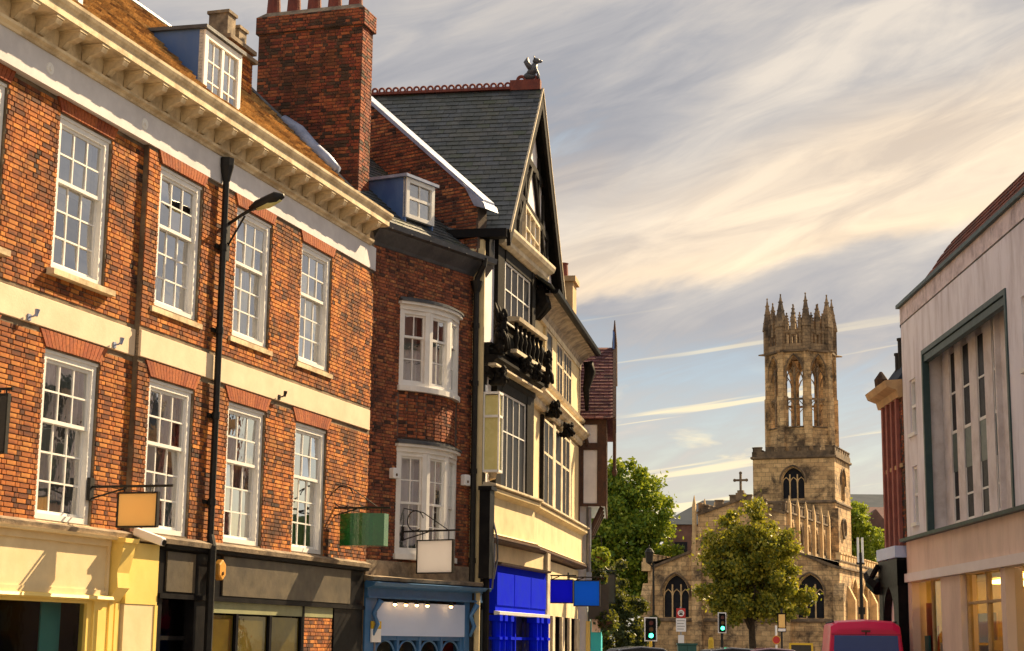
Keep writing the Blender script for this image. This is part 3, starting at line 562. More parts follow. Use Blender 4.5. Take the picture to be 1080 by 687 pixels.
a = MB(FF); a.box(1.41, 2.22, PY-.02, .08, 0, 2.095); a.build('door_panel', 'shop_cream', so); MB(FF).box(2.22, 2.30, PY-.035, .08, 0, 2.095).build('door_post', 'shop_yellow', so)
# --- black shopfront with bronze fascia boards
a = MB(FF); a.box(2.31, 9.92, PY-.02, .08, 2.24, 2.94); s2_ = a.build('shopfront', 'black_paint', b1)
a = MB(FF); a.box(2.5, 3.35, PY-.045, PY-.02, 2.30, 2.86); a.build('fascia_board', 'fascia_bronze', s2_)
a = MB(FF); a.box(4.25, 9.25, PY-.045, PY-.02, 2.29, 2.88); a.build('fascia_board', 'fascia_bronze', s2_)
a = MB(FF); a.ext_x([(PY-.02, 2.88), (PY-.12, 2.90), (PY-.13, 2.95), (PY-.02, 2.952)], 2.31, 9.92); a.box(2.31, 9.92, PY-.06, PY, 2.20, 2.27); a.build('fascia_moulding', 'black_paint', s2_)
for x0, x1 in ((2.31, 2.45), (3.42, 3.95), (7.30, 7.36), (8.62, 9.92)): MB(FF).box(x0, x1, PY-.015, .08, 0, 2.23).build('pilaster', 'black_paint', s2_)
a = MB(FF); a.box(2.45, 3.42, .04, .08, 0, .9); a.box(2.45, 3.42, .03, .08, 1.62, 1.68); a.box(2.45, 2.52, .03, .08, .9, 2.2); a.build('door_frame', 'black_paint', s2_)
MB(FF).add([(2.52, .05, .9), (3.42, .05, .9), (3.42, .05, 2.2), (2.52, .05, 2.2)], [(0,1,2,3)]).build('pane', 'glass_shop', s2_)
MB(FF).box(3.95, 8.58, PY, .08, 2.03, 2.2).build('transom_board', 'olive_board', s2_)
for x0, x1 in ((3.99, 4.82), (4.90, 6.02), (6.10, 7.28)):
    MB(FF).box(x0, x1, PY+.05, .09, .5, 2.0).build('window_blind', 'amber_blind', s2_)
    MB(FF).add([(x0, PY+.03, .5), (x1, PY+.03, .5), (x1, PY+.03, 2.0), (x0, PY+.03, 2.0)], [(0,1,2,3)]).build('pane', 'glass_shop', s2_)
a = MB(FF)
for x0, x1 in ((3.95, 3.99), (4.82, 4.90), (6.02, 6.10), (7.26, 7.30)): a.box(x0, x1, PY-.01, .09, .5, 2.03)
a.box(3.95, 7.30, PY-.012, .09, 0, .5); a.build('window_frame', 'black_paint', s2_)
a = MB(FF); wall(a, 7.37, 8.60, 0, 2.03, [], PY+.02); bo = a.build('brick_pier', 'mortar', s2_)
a = MB(FF); bricks(a, 7.37, 8.60, .05, 2.02, (), PY+.02); a.build('brick_courses', 'brick', bo, kind='stuff')

# ================================================================ dark brick house with the two bow windows
GF = Frame(-2.73, 31.38, 33.5)
b2 = thing('bow_window_house', GF, 'narrow dark red brick house with two stacked white bow windows', 'building')
bows = [(6.48, 8.10, 1, 2), (3.25, 5.32, 2, 2)]; XE = 3.78
hb = [(1.0, 2.94, z0, z1) for z0, z1, *_ in bows]
mb = MB(GF); wall(mb, .02, XE, 2.6, 9.2, hb, 0, .25); mb.add([(XE, 0, 0), (XE, 5, 0), (XE, 5, 9.2), (XE, 0, 9.2)], [(0,1,2,3)]); mb.build('wall', 'mortar_dark', b2)
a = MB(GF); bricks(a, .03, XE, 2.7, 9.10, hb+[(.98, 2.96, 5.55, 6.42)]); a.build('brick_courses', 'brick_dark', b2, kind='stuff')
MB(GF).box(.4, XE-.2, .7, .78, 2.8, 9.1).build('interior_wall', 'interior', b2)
xc, Rb, yc = 1.97, 1.855, 1.575; A3 = R_(31.9)
def bp(t, r=Rb): return (xc+r*math.sin(t), yc-r*math.cos(t))
def bow_slab(m, z0, z1, r, inner=None, n=9):
    out = [bp(-A3+2*A3*i/n, r) for i in range(n+1)]; m.ext_z([(out[0][0], .1)]+out+[(out[-1][0], .1)], z0, z1)
for z0, z1, rt, rb in bows:
    m = MB(GF); bow_slab(m, z1-.10, z1, Rb+.03); bow_slab(m, z1-.001, z1+.05, Rb+.10); bw = m.build('bow_window', 'white_paint', b2)
    m = MB(GF); bow_slab(m, z0-.08, z0+.02, Rb+.07); m.build('sill', 'white_paint', bw)
    m = MB(GF); bow_slab(m, z1+.05, z1+.09, Rb+.13); bow_slab(m, z1+.09, z1+.14, Rb+.04); m.build('lead_cap', 'lead_dark', bw)
    for k in range(3):
        t0, t1 = -A3+2*A3*k/3, -A3+2*A3*(k+1)/3; p0, p1 = Vector((*bp(t0), 0)), Vector((*bp(t1), 0)); d = p1-p0; w = d.length; tm = (t0+t1)/2
        wm = Sub(GF.m @ Matrix.Translation((p0+p1)/2) @ Matrix.Rotation(math.atan2(d.y, d.x), 4, 'Z'))
        h = z1-z0-.12; fw = .10
        f = MB(wm); f.box(-w/2, -w/2+fw, -.02, .09, z0+.02, z0+.02+h); f.box(w/2-fw, w/2, -.02, .09, z0+.02, z0+.02+h); f.box(-w/2+fw, w/2-fw, -.015, .09, z0+.02, z0+.10); f.box(-w/2+fw, w/2-fw, -.015, .09, z1-.18, z1-.10)
        f.build('mullion', 'white_paint', bw)
        iw = w-2*fw; zb, zt = z0+.10, z1-.18; zm = zb+(zt-zb)*rb/(rt+rb)
        for a0, a1, rows, yy in ((zb, zm+.02, rb, .05), (zm-.02, zt, rt, .02)):
            s = MB(wm); s.box(-iw/2, -iw/2+.035, yy, yy+.035, a0, a1); s.box(iw/2-.035, iw/2, yy, yy+.035, a0, a1); s.box(-iw/2+.035, iw/2-.035, yy, yy+.035, a0, a0+.045); s.box(-iw/2+.035, iw/2-.035, yy, yy+.035, a1-.04, a1); s.box(-.011, .011, yy+.004, yy+.031, a0+.045, a1-.04)
            for q in range(1, rows): z = a0+.045+(a1-a0-.085)*q/rows; s.box(-iw/2+.035, iw/2-.035, yy+.006, yy+.029, z-.011, z+.011)
            s.build('sash', 'white_paint', bw)
            ph = (a1-a0-.085)/rows; pw = (iw-.07)/2
            me = shared(f'pane|b{pw:.3f}{ph:.3f}', 'glass', lambda q: q.add([(-pw/2,0,-ph/2),(pw/2,0,-ph/2),(pw/2,0,ph/2),(-pw/2,0,ph/2)], [(0,1,2,3)]))
            for cx in (-.5, .5):
                for q in range(rows): inst('pane', me, bw, wm.at(cx*pw, yy+.018, a0+.045+ph*(q+.5), R_(rng.gauss(0, 1.2))))
        inst('curtain', curtain_mesh(round(iw*.8, 1), round(h-.05, 1), 3), bw, wm.at(-iw*.45, .2, z0+.05))
m = MB(GF)                                            # brick apron following the bow
nseg = 9
for i in range(nseg):
    t0, t1 = -A3+2*A3*i/nseg, -A3+2*A3*(i+1)/nseg; p0, p1 = Vector((*bp(t0, Rb-.03), 0)), Vector((*bp(t1, Rb-.03), 0)); d = p1-p0
    m.m = GF.m @ Matrix.Translation(p0) @ Matrix.Rotation(math.atan2(d.y, d.x), 4, 'Z'); bricks(m, 0, d.length, 5.50, 6.40, (), 0, L=.2)
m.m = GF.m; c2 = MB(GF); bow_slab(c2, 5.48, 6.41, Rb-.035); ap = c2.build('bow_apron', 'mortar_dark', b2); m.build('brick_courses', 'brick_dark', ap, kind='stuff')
# lead eaves, gutter, roof, dormer, gable parapet, big chimney
a = MB(GF); a.ext_x([(.1, 9.10), (-.02, 9.10), (-.05, 9.16), (-.22, 9.36), (-.24, 9.40), (.1, 9.42)], 0, XE+.1); a.build('lead_eaves', 'lead_dark', b2)
a = MB(GF); a.ext_x([(-.20, 9.38), (-.34, 9.40), (-.36, 9.50), (-.33, 9.50), (-.31, 9.43), (-.20, 9.42)], -.05, XE+.05)
for k in range(6): a.box(.2+k*.62, .24+k*.62, -.365, -.2, 9.39, 9.41)
a.build('gutter', 'lead_dark', b2)
mb = MB(GF); mb.add([(-.3, -.2, 9.42), (XE, -.2, 9.42), (XE, 3.2, 12.4), (-.3, 3.2, 12.4)], [(0,1,2,3)]); mb.build('roof', 'slate', b2)
t_ = MB(GF); tiles(t_, (-.3, -.2, 9.43), (1, 0, 0), (0, 3.4, 2.98), XE+.3, 4.4, .24, .16, seed=5); t_.build('roof_slates', 'slate', b2, kind='stuff')
d0, d1, yf, zb, zt = 1.45, 2.40, .28, 9.98, 10.80
do = MB(GF).box(d0+.04, d1-.04, yf+.02, 1.5, zt-.06, zt-.01).build('dormer', 'lead_dark', b2)
for x in (d0, d1-.04): MB(GF).ext_x([(yf, zb-.1), (yf, zt), (1.7, zt+.05), (.9, zb)], x, x+.04).build('dormer_cheek', 'lead', do)
MB(GF).hexa([(d0-.08, yf-.08, zt), (d1+.08, yf-.08, zt), (d1+.08, 1.8, zt+.06), (d0-.08, 1.8, zt+.06)], [(d0-.08, yf-.08, zt+.06), (d1+.08, yf-.08, zt+.06), (d1+.08, 1.8, zt+.12), (d0-.08, 1.8, zt+.12)]).build('dormer_roof', 'lead_pale', do)
m = MB(GF); m.box(d0, d0+.10, yf-.03, yf+.06, zb, zt); m.box(d1-.10, d1, yf-.03, yf+.06, zb, zt); m.box(d0+.1, d1-.1, yf-.028, yf+.06, zt-.09, zt); m.box(d0+.1, d1-.1, yf-.028, yf+.06, zb, zb+.08); m.box(d0+.1, d1-.1, yf-.01, yf+.04, zb+.40, zb+.46); m.box((d0+d1)/2-.015, (d0+d1)/2+.015, yf, yf+.03, zb+.08, zt-.09); m.build('window_frame', 'white_paint', do)
for z0, z1 in ((zb+.08, zb+.40), (zb+.46, zt-.09)): MB(GF).add([(d0+.1, yf+.02, z0), (d1-.1, yf+.02, z0), (d1-.1, yf+.02, z1), (d0+.1, yf+.02, z1)], [(0,1,2,3)]).build('pane', 'glass', do)
MB(GF).box(d0+.05, d1-.05, yf+.3, yf+.32, zb, zt).build('blind', 'interior', do)
# gable parapet on the far side of the roof
gp = [(-.10, 9.3), (-.10, 10.74), (3.10, 13.55), (6.3, 10.74), (6.3, 9.3)]
PM = Sub(GF.m @ Matrix.Translation((XE-.32, 0, 0)) @ Matrix.Rotation(R_(90), 4, 'Z'))      # local x runs back from the street, local -y faces +X
m = MB(GF); m.ext_x(gp, XE-.30, XE); go = m.build('gable_parapet', 'mortar_dark', b2)
m = MB(GF); m.m = GF.m @ Matrix.Translation((XE-.30, 6.3, 0)) @ Matrix.Rotation(R_(-90), 4, 'Z')
z = 9.3
while z < 13.5:
    y1_ = 3.10+(13.55-z)*3.2/2.81 if z > 10.74 else 6.3; y0_ = 3.10-(13.55-z)*3.2/2.81 if z > 10.74 else -.10
    bricks(m, 6.3-y1_, 6.3-y0_-.02, z, z+.075); z += .075
m.build('brick_courses', 'brick_dark', go, kind='stuff')
m = MB(GF); m.hexa([(XE-.36, -.25, 10.62), (XE+.06, -.25, 10.62), (XE+.06, 3.1, 13.55), (XE-.36, 3.1, 13.55)], [(XE-.36, -.25, 10.72), (XE+.06, -.25, 10.72), (XE+.06, 3.1, 13.65), (XE-.36, 3.1, 13.65)])
m.hexa([(XE-.40, -.34, 10.50), (XE+.08, -.34, 10.50), (XE+.08, -.05, 10.60), (XE-.40, -.05, 10.60)], [(XE-.40, -.30, 10.62), (XE+.08, -.30, 10.62), (XE+.08, .25, 11.13), (XE-.40, .25, 11.13)]); m.build('lead_coping', 'lead_pale', b2)
cx0, cx1, cy0, cy1 = 11.0, 11.56, .70, 3.0
ch = brick_stack(b2, FF, cx0, cx1, cy0, cy1, 9.9, 13.92, 'brick_red')
m = MB(FF); m.box(cx0-.05, cx1+.05, cy0-.05, cy1+.05, 13.92, 14.28); co = m.build('chimney_cap', 'mortar_dark', ch)
m = MB(FF); bricks(m, cx0-.05, cx1+.05, 13.92, 14.28, (), cy0-.05); m.m = FF.m @ Matrix.Translation((cx0-.05, cy1+.05, 0)) @ Matrix.Rotation(R_(-90), 4, 'Z'); bricks(m, 0, cy1-cy0+.10, 13.92, 14.28); m.build('cap_bricks', 'brick_red', ch, kind='stuff')
m = MB(FF); m.hexa([(cx0-.05, cy0-.05, 14.28), (cx1+.05, cy0-.05, 14.28), (cx1+.05, cy1+.05, 14.28), (cx0-.05, cy1+.05, 14.28)], [(cx0+.1, cy0+.1, 14.42), (cx1-.1, cy0+.1, 14.42), (cx1-.1, cy1-.1, 14.42), (cx0+.1, cy1-.1, 14.42)]); m.build('flaunching', 'stone_old', ch)
for k in range(5):
    m = MB(FF); m.lathe(((cx0+cx1)/2, cy0+.28+k*.46, 14.38), [(.16, 0), (.15, .1), (.125, .5), (.13, .62), (.16, .64), (.16, .72), (.11, .73), (.10, .3)], 14); m.build('chimney_pot', 'terracotta', ch, smooth=False)
m = MB(FF); m.box(cx0-.06, cx1+.06, cy0-.06, cy1+.06, 9.85, 10.35); m.build('lead_apron', 'lead_dark', ch)
# corner drainpipe and the steel-blue shopfront with its row of lit lamps
m = MB(GF); m.tube([(3.42, -.32, 9.45), (3.42, -.30, 9.30), (3.42, -.14, 9.05), (3.42, -.12, 8.9)], .06, 8); m.tube([(3.42, -.12, 8.75), (3.42, -.12, 8.98)], [.07, .14], 8); m.tube([(3.42, -.12, 0), (3.42, -.12, 8.8)], .06, 8)
for z in (3.2, 5., 6.8, 8.): m.tube([(3.42, -.12, z), (3.42, -.12, z+.1)], .076, 8)
m.build('drainpipe', 'iron', b2)
m = MB(GF); m.box(.05, 3.7, -.08, .1, 2.70, 3.12); m.ext_x([(-.08, 2.72), (-.30, 2.74), (-.32, 2.80), (-.08, 2.84)], .0, 3.72); m.build('shop_ledge', 'stone_old', b2)
m = MB(GF); m.box(.02, 3.72, -.16, .1, 2.42, 2.715); sb = m.build('shopfront', 'shop_blue', b2)
m = MB(GF); m.ext_x([(-.16, 2.60), (-.36, 2.64), (-.40, 2.70), (-.16, 2.735)], -.05, 3.75); m.box(.02, 3.72, -.19, -.16, 2.42, 2.46); m.build('fascia_moulding', 'shop_blue', sb)
m = MB(GF); m.box(.36, 3.18, -.13, .08, 1.74, 2.36); m.build('fascia_panel', 'pale_blue_panel', sb)
MB(GF).box(.02, .36, -.12, .08, 0, 2.42).build('pilaster', 'shop_blue', sb); MB(GF).box(3.18, 3.72, -.12, .08, 0, 2.42).build('pilaster', 'shop_blue', sb)
for x in (.22, 3.34):
    m = MB(GF); m.tube([(x, -.15, 1.75), (x+.02, -.24, 1.95), (x-.02, -.17, 2.15), (x+.03, -.30, 2.38)], [.03, .045, .04, .06], 7); m.build('console', 'shop_blue', sb, smooth=True)
for x in (.72, 1.06, 1.40, 1.74, 2.52):
    m = MB(GF); m.tube([(x, -.13, 2.40), (x, -.26, 2.40), (x, -.27, 2.37)], .012, 6); m.tube([(x, -.27, 2.40), (x, -.265, 2.33)], [.02, .05], 8); lo_ = m.build('lamp', 'iron', sb)
    m = MB(GF); m.blob((x, -.262, 2.315), .036, .036, .03, 8, 6); m.build('bulb', 'lamp_glow', lo_)
m = MB(GF)
for x in (.36, 1.05, 1.75, 2.45, 3.10): m.box(x, x+.07, -.08, .08, .5, 1.74)
m.box(.36, 3.18, -.075, .08, 0, .5); m.box(.43, 3.1, -.07, .08, 1.66, 1.74)
for x in (.43, 1.12, 1.82, 2.52): m.ring((x+.31, -.03, 1.36), .30, .022, 'y', 12, 5, 0, math.pi)
m.build('window_frame', 'shop_blue', sb)
for x0, x1 in ((.43, 1.05), (1.12, 1.75), (1.82, 2.45), (2.52, 3.10)): MB(GF).add([(x0, 0, .5), (x1, 0, .5), (x1, 0, 1.66), (x0, 0, 1.66)], [(0,1,2,3)]).build('pane', 'glass_shop', sb)
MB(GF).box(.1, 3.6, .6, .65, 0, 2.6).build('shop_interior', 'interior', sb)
# ================================================================ black and cream timbered house with the tall slate gable
AF = Frame(-.55, 34.4, 14.8); BF = Frame(.40, 38.2, 9.5); GB = Frame(-.11, 34.59, 9.8)
b3 = thing('timbered_gable_house', AF, 'tall black and cream timbered corner house with steep slate gable and carved figures', 'building')
AL = 3.95                                  # length of the first bay; the second bay turns away
MB(AF).box(-.13, AL, .30, .36, 0, 10.4).build('wall', 'interior_dark', b3)
MB(BF).box(.0, 9.3, .285, .36, 0, 9.6).build('wall', 'interior_dark', b3)
MB(AF).box(-.20, -.16, -.02, .45, 0, 9.7).build('side_wall', 'cream', b3); MB(AF).box(-.20, -.14, .45, 6., 0, 9.9).build('side_wall', 'brick_dark', b3)
def bar(fr, mat, name, *bxs, bevel=0.): 
    m = MB(fr)
    for b in bxs: m.box(*b)
    return m.build(name, mat, b3, bevel=bevel)
def post(fr, mat, x0, x1, y0, z0, z1, name='timber_post'): return bar(fr, mat, name, (x0, x1, y0, .3, z0, z1))
def mull_window(fr, x0, x1, z0, z1, cols, rows, y=.10, mat='cream_trim', rail=None, bar_w=.035, fw=.07, name='window', glass='glass', root=None, dep=.09):
    """fixed casement: frame, mullions, transoms and every pane"""
    m = MB(fr); m.box(x0, x0+fw, y, y+dep, z0, z1); m.box(x1-fw, x1, y, y+dep, z0, z1); m.box(x0+fw, x1-fw, y+.003, y+dep, z1-fw, z1); m.box(x0+fw, x1-fw, y+.003, y+dep, z0, z0+fw)
    iw, ih = x1-x0-2*fw, z1-z0-2*fw; zr = rail or [i/rows for i in range(1, rows)]
    for c in range(1, cols): x = x0+fw+iw*c/cols; m.box(x-bar_w/2, x+bar_w/2, y+dep*.1, y+dep*.8, z0+fw, z1-fw)
    for q in zr: z = z0+fw+ih*q; m.box(x0+fw, x1-fw, y+dep*.15, y+dep*.75, z-bar_w/2, z+bar_w/2)
    w = m.build(name, mat, root or b3); zz = [0]+list(zr)+[1]
    for c in range(cols):
        for a, b in zip(zz, zz[1:]):
            p0, p1 = x0+fw+iw*c/cols, x0+fw+iw*(c+1)/cols
            pw, ph = p1-p0, ih*(b-a); me = shared(f'pane|m{pw:.3f}{ph:.3f}{glass}', glass, lambda q: q.add([(-pw/2,0,-ph/2),(pw/2,0,-ph/2),(pw/2,0,ph/2),(-pw/2,0,ph/2)], [(0,1,2,3)]))
            inst('pane', me, w, fr.at((p0+p1)/2, y+dep*.55, z0+fw+ih*(a+b)/2, R_(rng.gauss(0, .5))))
    return w
def moulding(fr, x0, x1, z, steps, mat='cream_trim', name='cornice', y=0.):
    return MB(fr).ext_x([(y+.28, z)]+[(y-a, z+b) for a, b in steps]+[(y+.28, z+steps[-1][1])], x0, x1).build(name, mat, b3)
# ground floor: cream band, blue shop
band = [(.16, .0), (.20, .05), (.10, .10), (.10, .82), (.16, .86), (.24, .90), (.25, .97), (.16, 1.0)]
moulding(AF, -.1, AL+.02, 3.76, band, 'cream', 'cream_band'); moulding(BF, -.01, 9.35, 3.76, band, 'cream', 'cream_band')
moulding(AF, -.1, AL+.03, 3.66, [(.10, 0), (.20, .03), (.24, .07), (.24, .10)], 'brown_timber', 'band_moulding'); moulding(BF, 0, 9.35, 3.66, [(.10, 0), (.20, .03), (.24, .07), (.24, .10)], 'brown_timber', 'band_moulding')
moulding(AF, -.1, AL+.03, 4.755, [(.22, 0), (.30, .02), (.30, .06), (.16, .09)], 'cream_trim', 'sill'); moulding(BF, 0, 9.35, 4.755, [(.22, 0), (.30, .02), (.30, .06), (.16, .09)], 'cream_trim', 'sill')
bar(AF, 'cream', 'shop_head', (.9, 5.4, .02, .2, 3.26, 3.66))
m = MB(AF); m.box(1.0, 5.42, -.02, .2, 2.24, 3.24); bs = m.build('shopfront', 'deep_blue', b3)
for x0, x1 in ((1.04, 2.45), (2.49, 3.92), (3.96, 5.38)): MB(AF).box(x0, x1, -.045, -.02, 2.40, 3.08).build('fascia_panel', 'deep_blue', bs, bevel=.01)
m = MB(AF); m.ext_x([(0, 3.22), (-.14, 3.24), (-.16, 3.28), (0, 3.30)], .98, 5.45); m.build('fascia_moulding', 'brown_timber', bs)
m = MB(AF); m.ext_x([(0, 2.20), (-.12, 2.21), (-.13, 2.27), (0, 2.29)], .98, 5.45); m.build('fascia_moulding', 'white_paint', bs)
for x0, x1 in ((1.0, 1.18), (1.42, 1.60), (1.92, 2.12), (4.18, 4.38), (4.62, 4.80), (5.2, 5.42)): m = MB(AF); m.tube([((x0+x1)/2, -.02, 0), ((x0+x1)/2, -.02, 2.2)], (x1-x0)/2, 10); m.box(x0-.02, x1+.02, -.13, .1, 2.08, 2.2); m.box(x0-.02, x1+.02, -.13, .1, 1.70, 1.76); m.build('column', 'deep_blue', bs)
m = MB(AF); m.box(1.0, 5.42, .12, .2, 0, .6); m.box(2.2, 4.18, .10, .2, 1.70, 1.76); m.box(3.12, 3.20, .10, .2, .6, 2.2); m.build('window_frame', 'deep_blue', bs)
for x0, x1 in ((1.0, 3.12), (3.2, 5.42)): MB(AF).add([(x0, .16, .6), (x1, .16, .6), (x1, .16, 2.2), (x0, .16, 2.2)], [(0,1,2,3)]).build('pane', 'glass_shop', bs)
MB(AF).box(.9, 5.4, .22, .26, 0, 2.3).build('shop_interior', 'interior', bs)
bar(AF, 'cream_trim', 'stone_pier', (5.46, 5.72, -.06, .2, 0, 3.7))
m = MB(BF); m.box(1.75, 9.2, .0, .24, 2.30, 3.62); s3 = m.build('shopfront', 'cream', b3)
for x0, x1 in ((3.9, 4.3), (5.6, 6.1), (7.1, 7.4), (8.6, 9.2)): MB(BF).box(x0, x1, -.05, .2, 0, 2.3).build('pilaster', 'cream_trim', s3)
m = MB(BF)
for x0, x1 in ((1.9, 2.0), (4.3, 4.4), (5.5, 5.6), (6.1, 6.2), (7.0, 7.1), (7.4, 7.5), (8.5, 8.6)): m.box(x0, x1, .02, .2, 0, 2.3)
m.build('window_frame', 'black_paint', s3)
for x0, x1 in ((2.0, 3.9), (4.4, 5.5), (6.2, 7.0), (7.5, 8.5)): MB(BF).add([(x0, .1, .3), (x1, .1, .3), (x1, .1, 2.3), (x0, .1, 2.3)], [(0,1,2,3)]).build('pane', 'glass_shop', s3)
MB(BF).box(1.8, 9.2, .23, .25, 0, 2.3).build('shop_interior', 'interior', s3)
# first floor
post(AF, 'black_timber', -.14, .12, -.02, 4.8, 7.4); post(AF, 'black_timber', .80, 1.20, -.05, 4.8, 7.3)
post(AF, 'plaster', .12, .80, .08, 4.8, 7.3, 'infill_panel')
mull_window(AF, 1.20, 3.34, 4.86, 6.90, 4, 2, -.03, dep=.04, glass='glass_church', mat= 'white_paint', rail=[.60], bar_w=.028, fw=.045)
bar(AF, 'black_timber', 'window_head', (1.2, 3.34, -.06, .2, 6.90, 7.12))
post(AF, 'black_timber', 3.34, 3.95, -.07, 4.8, 7.34)
post(BF, 'cream_trim', .02, .7, -.02, 4.84, 7.1); post(BF, 'cream', .7, 2.2, .05, 4.84, 7.1, 'infill_panel')
for x0, x1, cc in ((2.25, 3.85, 2), (4.25, 5.35, 1), (5.55, 7.0, 2)): mull_window(BF, x0, x1, 4.86, 6.98, cc, 2, -.035, rail=[.62], bar_w=.06, fw=.06, dep=.03, glass='glass_church')
for x0, x1 in ((2.12, 2.25), (3.85, 4.25), (5.35, 5.55), (7.0, 7.25)): post(BF, 'black_timber' if x0 < 3 else 'cream_trim', x0, x1, -.04, 4.84, 7.05)
post(BF, 'cream', 7.25, 9.1, -.01, 4.84, 7.05, 'infill_panel'); post(BF, 'brown_timber', 9.1, 9.3, -.03, 4.84, 9.3)
corn = [(.06, 0), (.10, .05), (.10, .16), (.20, .20), (.24, .26), (.30, .30), (.30, .36), (.14, .38)]
moulding(AF, -.1, AL+.02, 7.10, corn, 'black_timber'); moulding(AF, -.1, AL+.02, 7.24, [(.24, 0), (.27, .01), (.27, .05), (.24, .06)], 'cream_trim', 'cornice_strip'); moulding(BF, 0, 9.32, 7.10, corn)
moulding(AF, -.1, AL+.02, 7.48, [(.10, 0), (.10, .18), (.16, .2), (.16, .25)], 'black_timber', 'beam')
moulding(BF, 0, 9.32, 7.48, [(.06, 0), (.06, .24), (.14, .27), (.18, .34), (.08, .36)], 'cream_trim', 'cornice')
# second floor of the first bay with balustrade and carved figures
bar(AF, 'plaster', 'infill_panel', (.02, .80, .05, .3, 7.7, 10.1)); post(AF, 'cream', -.15, .02, .03, 7.7, 9.9, 'infill_panel')
post(AF, 'black_timber', .80, 1.36, -.04, 7.7, 10.2); post(AF, 'black_timber', 3.66, 3.95, -.08, 7.7, 10.2)
mull_window(AF, 1.40, 3.62, 8.45, 9.78, 4, 2, -.03, dep=.04, glass='glass_church', mat= 'white_paint', rail=[.55], bar_w=.03, fw=.045)
bar(AF, 'black_timber', 'window_head', (1.36, 3.66, -.06, .25, 9.78, 10.02))
bar(AF, 'black_timber', 'infill_panel', (1.36, 3.66, .05, .28, 7.72, 8.45))
m = MB(AF); m.ext_x([(-.12, 8.42), (-.38, 8.44), (-.40, 8.52), (-.12, 8.54)], 1.30, 3.9); m.box(1.3, 3.9, -.34, -.2, 7.74, 7.82); bo = m.build('balustrade', 'cream_trim', b3)
for k in range(7):
    m = MB(AF); m.lathe((1.5+k*.37, -.27, 7.82), [(.05, 0), (.05, .05), (.035, .1), (.075, .28), (.03, .45), (.05, .55), (.05, .6)], 8); m.build('baluster', 'black_timber', bo, smooth=True)
def carved(fr, x, y, z, h, seed):
    """dark weathered grotesque: crouching body, wings, head and trailing foliage, one lumpy mass"""
    r = random.Random(seed); q_ = .72; m = MB(Sub(fr.m @ Matrix.Translation((x, y, z)) @ Matrix.Diagonal((q_, q_, 1, 1)) @ Matrix.Translation((-x, -y, -z))))
    m.box(x-.17, x+.17, y-.12, y+.25, z, z+.10); m.blob((x, y, z+h*.30), .17, .17, h*.24); m.blob((x-.02, y-.08, z+h*.56), .15, .15, h*.20); m.blob((x-.02, y-.14, z+h*.80), .11, .11, h*.13)
    for s in (-1, 1):
        m.tube([(x+s*.10, y, z+h*.62), (x+s*.22, y+.05, z+h*.86), (x+s*.20, y+.08, z+h*1.02)], [.10, .08, .02], 6); m.tube([(x+s*.1, y-.1, z+h*.5), (x+s*.13, y-.24, z+h*.3), (x+s*.1, y-.26, z+.1)], [.06, .05, .05], 6)
    for k in range(40): a = r.random()*6.28; m.blob((x+.18*math.cos(a), y-.05+.14*math.sin(a), z+h*(.1+.75*r.random())), .05+.04*r.random(), .05+.03*r.random(), .05+.05*r.random(), 6, 4)
    return m.build('carved_figure', 'black_timber', b3, smooth=True)
carved(AF, .15, -.26, 7.50, 1.05, 1); carved(BF, .55, -.28, 7.46, .95, 2); carved(AF, 2.1, -.30, 7.42, .38, 3); carved(AF, 3.0, -.30, 7.40, .38, 4); carved(BF, 2.3, -.24, 7.0, .42, 5)
carved(AF, .35, -.20, 6.9, .42, 6); carved(BF, 5.0, -.22, 6.85, .36, 7)
# second bay, second floor, coved eaves
bar(BF, 'cream', 'infill_panel', (0., 2.5, .04, .28, 7.8, 9.5))
for x0, x1, cc in ((2.55, 3.6, 1), (4.4, 5.5, 2), (5.7, 7.3, 3)): mull_window(BF, x0, x1, 7.92, 9.24, cc, 2, -.035, rail=[.6], bar_w=.06, fw=.06, dep=.03, glass='glass_church')
for x0, x1 in ((2.45, 2.55), (3.6, 4.4), (5.5, 5.7), (7.3, 9.1)): post(BF, 'cream', x0, x1, -.02, 7.82, 9.3)
MB(BF).box(0, 9.25, -.05, .25, 9.26, 9.40).build('window_head', 'cream_trim', b3)
MB(BF).ext_x([(.25, 9.40), (-.04, 9.40), (-.10, 9.52), (-.30, 9.66), (-.48, 9.70), (.25, 9.72)], .6, 9.35).build('coved_soffit', 'soffit', b3)
MB(BF).ext_x([(-.40, 9.70), (-.52, 9.68), (-.58, 9.72), (-.60, 9.80), (-.54, 9.80), (-.40, 9.76)], .6, 9.45).build('gutter', 'black_paint', b3)
mb = MB(BF); mb.add([(.0, -.5, 9.76), (9.4, -.5, 9.76), (9.4, 3.2, 12.3), (0, 3.2, 12.3)], [(0,1,2,3)]); mb.build('roof', 'slate', b3)
tiles(MB(BF), (0, -.5, 9.77), (1, 0, 0), (0, 3.7, 2.54), 9.4, 4.4, .3, .2, seed=9).build('roof_slates', 'slate', b3, kind='stuff')
m = MB(BF); m.tube([(9.2, -.25, 9.5), (9.25, -.3, 9.2), (9.2, -.2, 8.7), (9.25, -.22, 8.1)], [.14, .17, .10, .05], 7); m.build('carved_bracket', 'black_timber', b3, smooth=True)
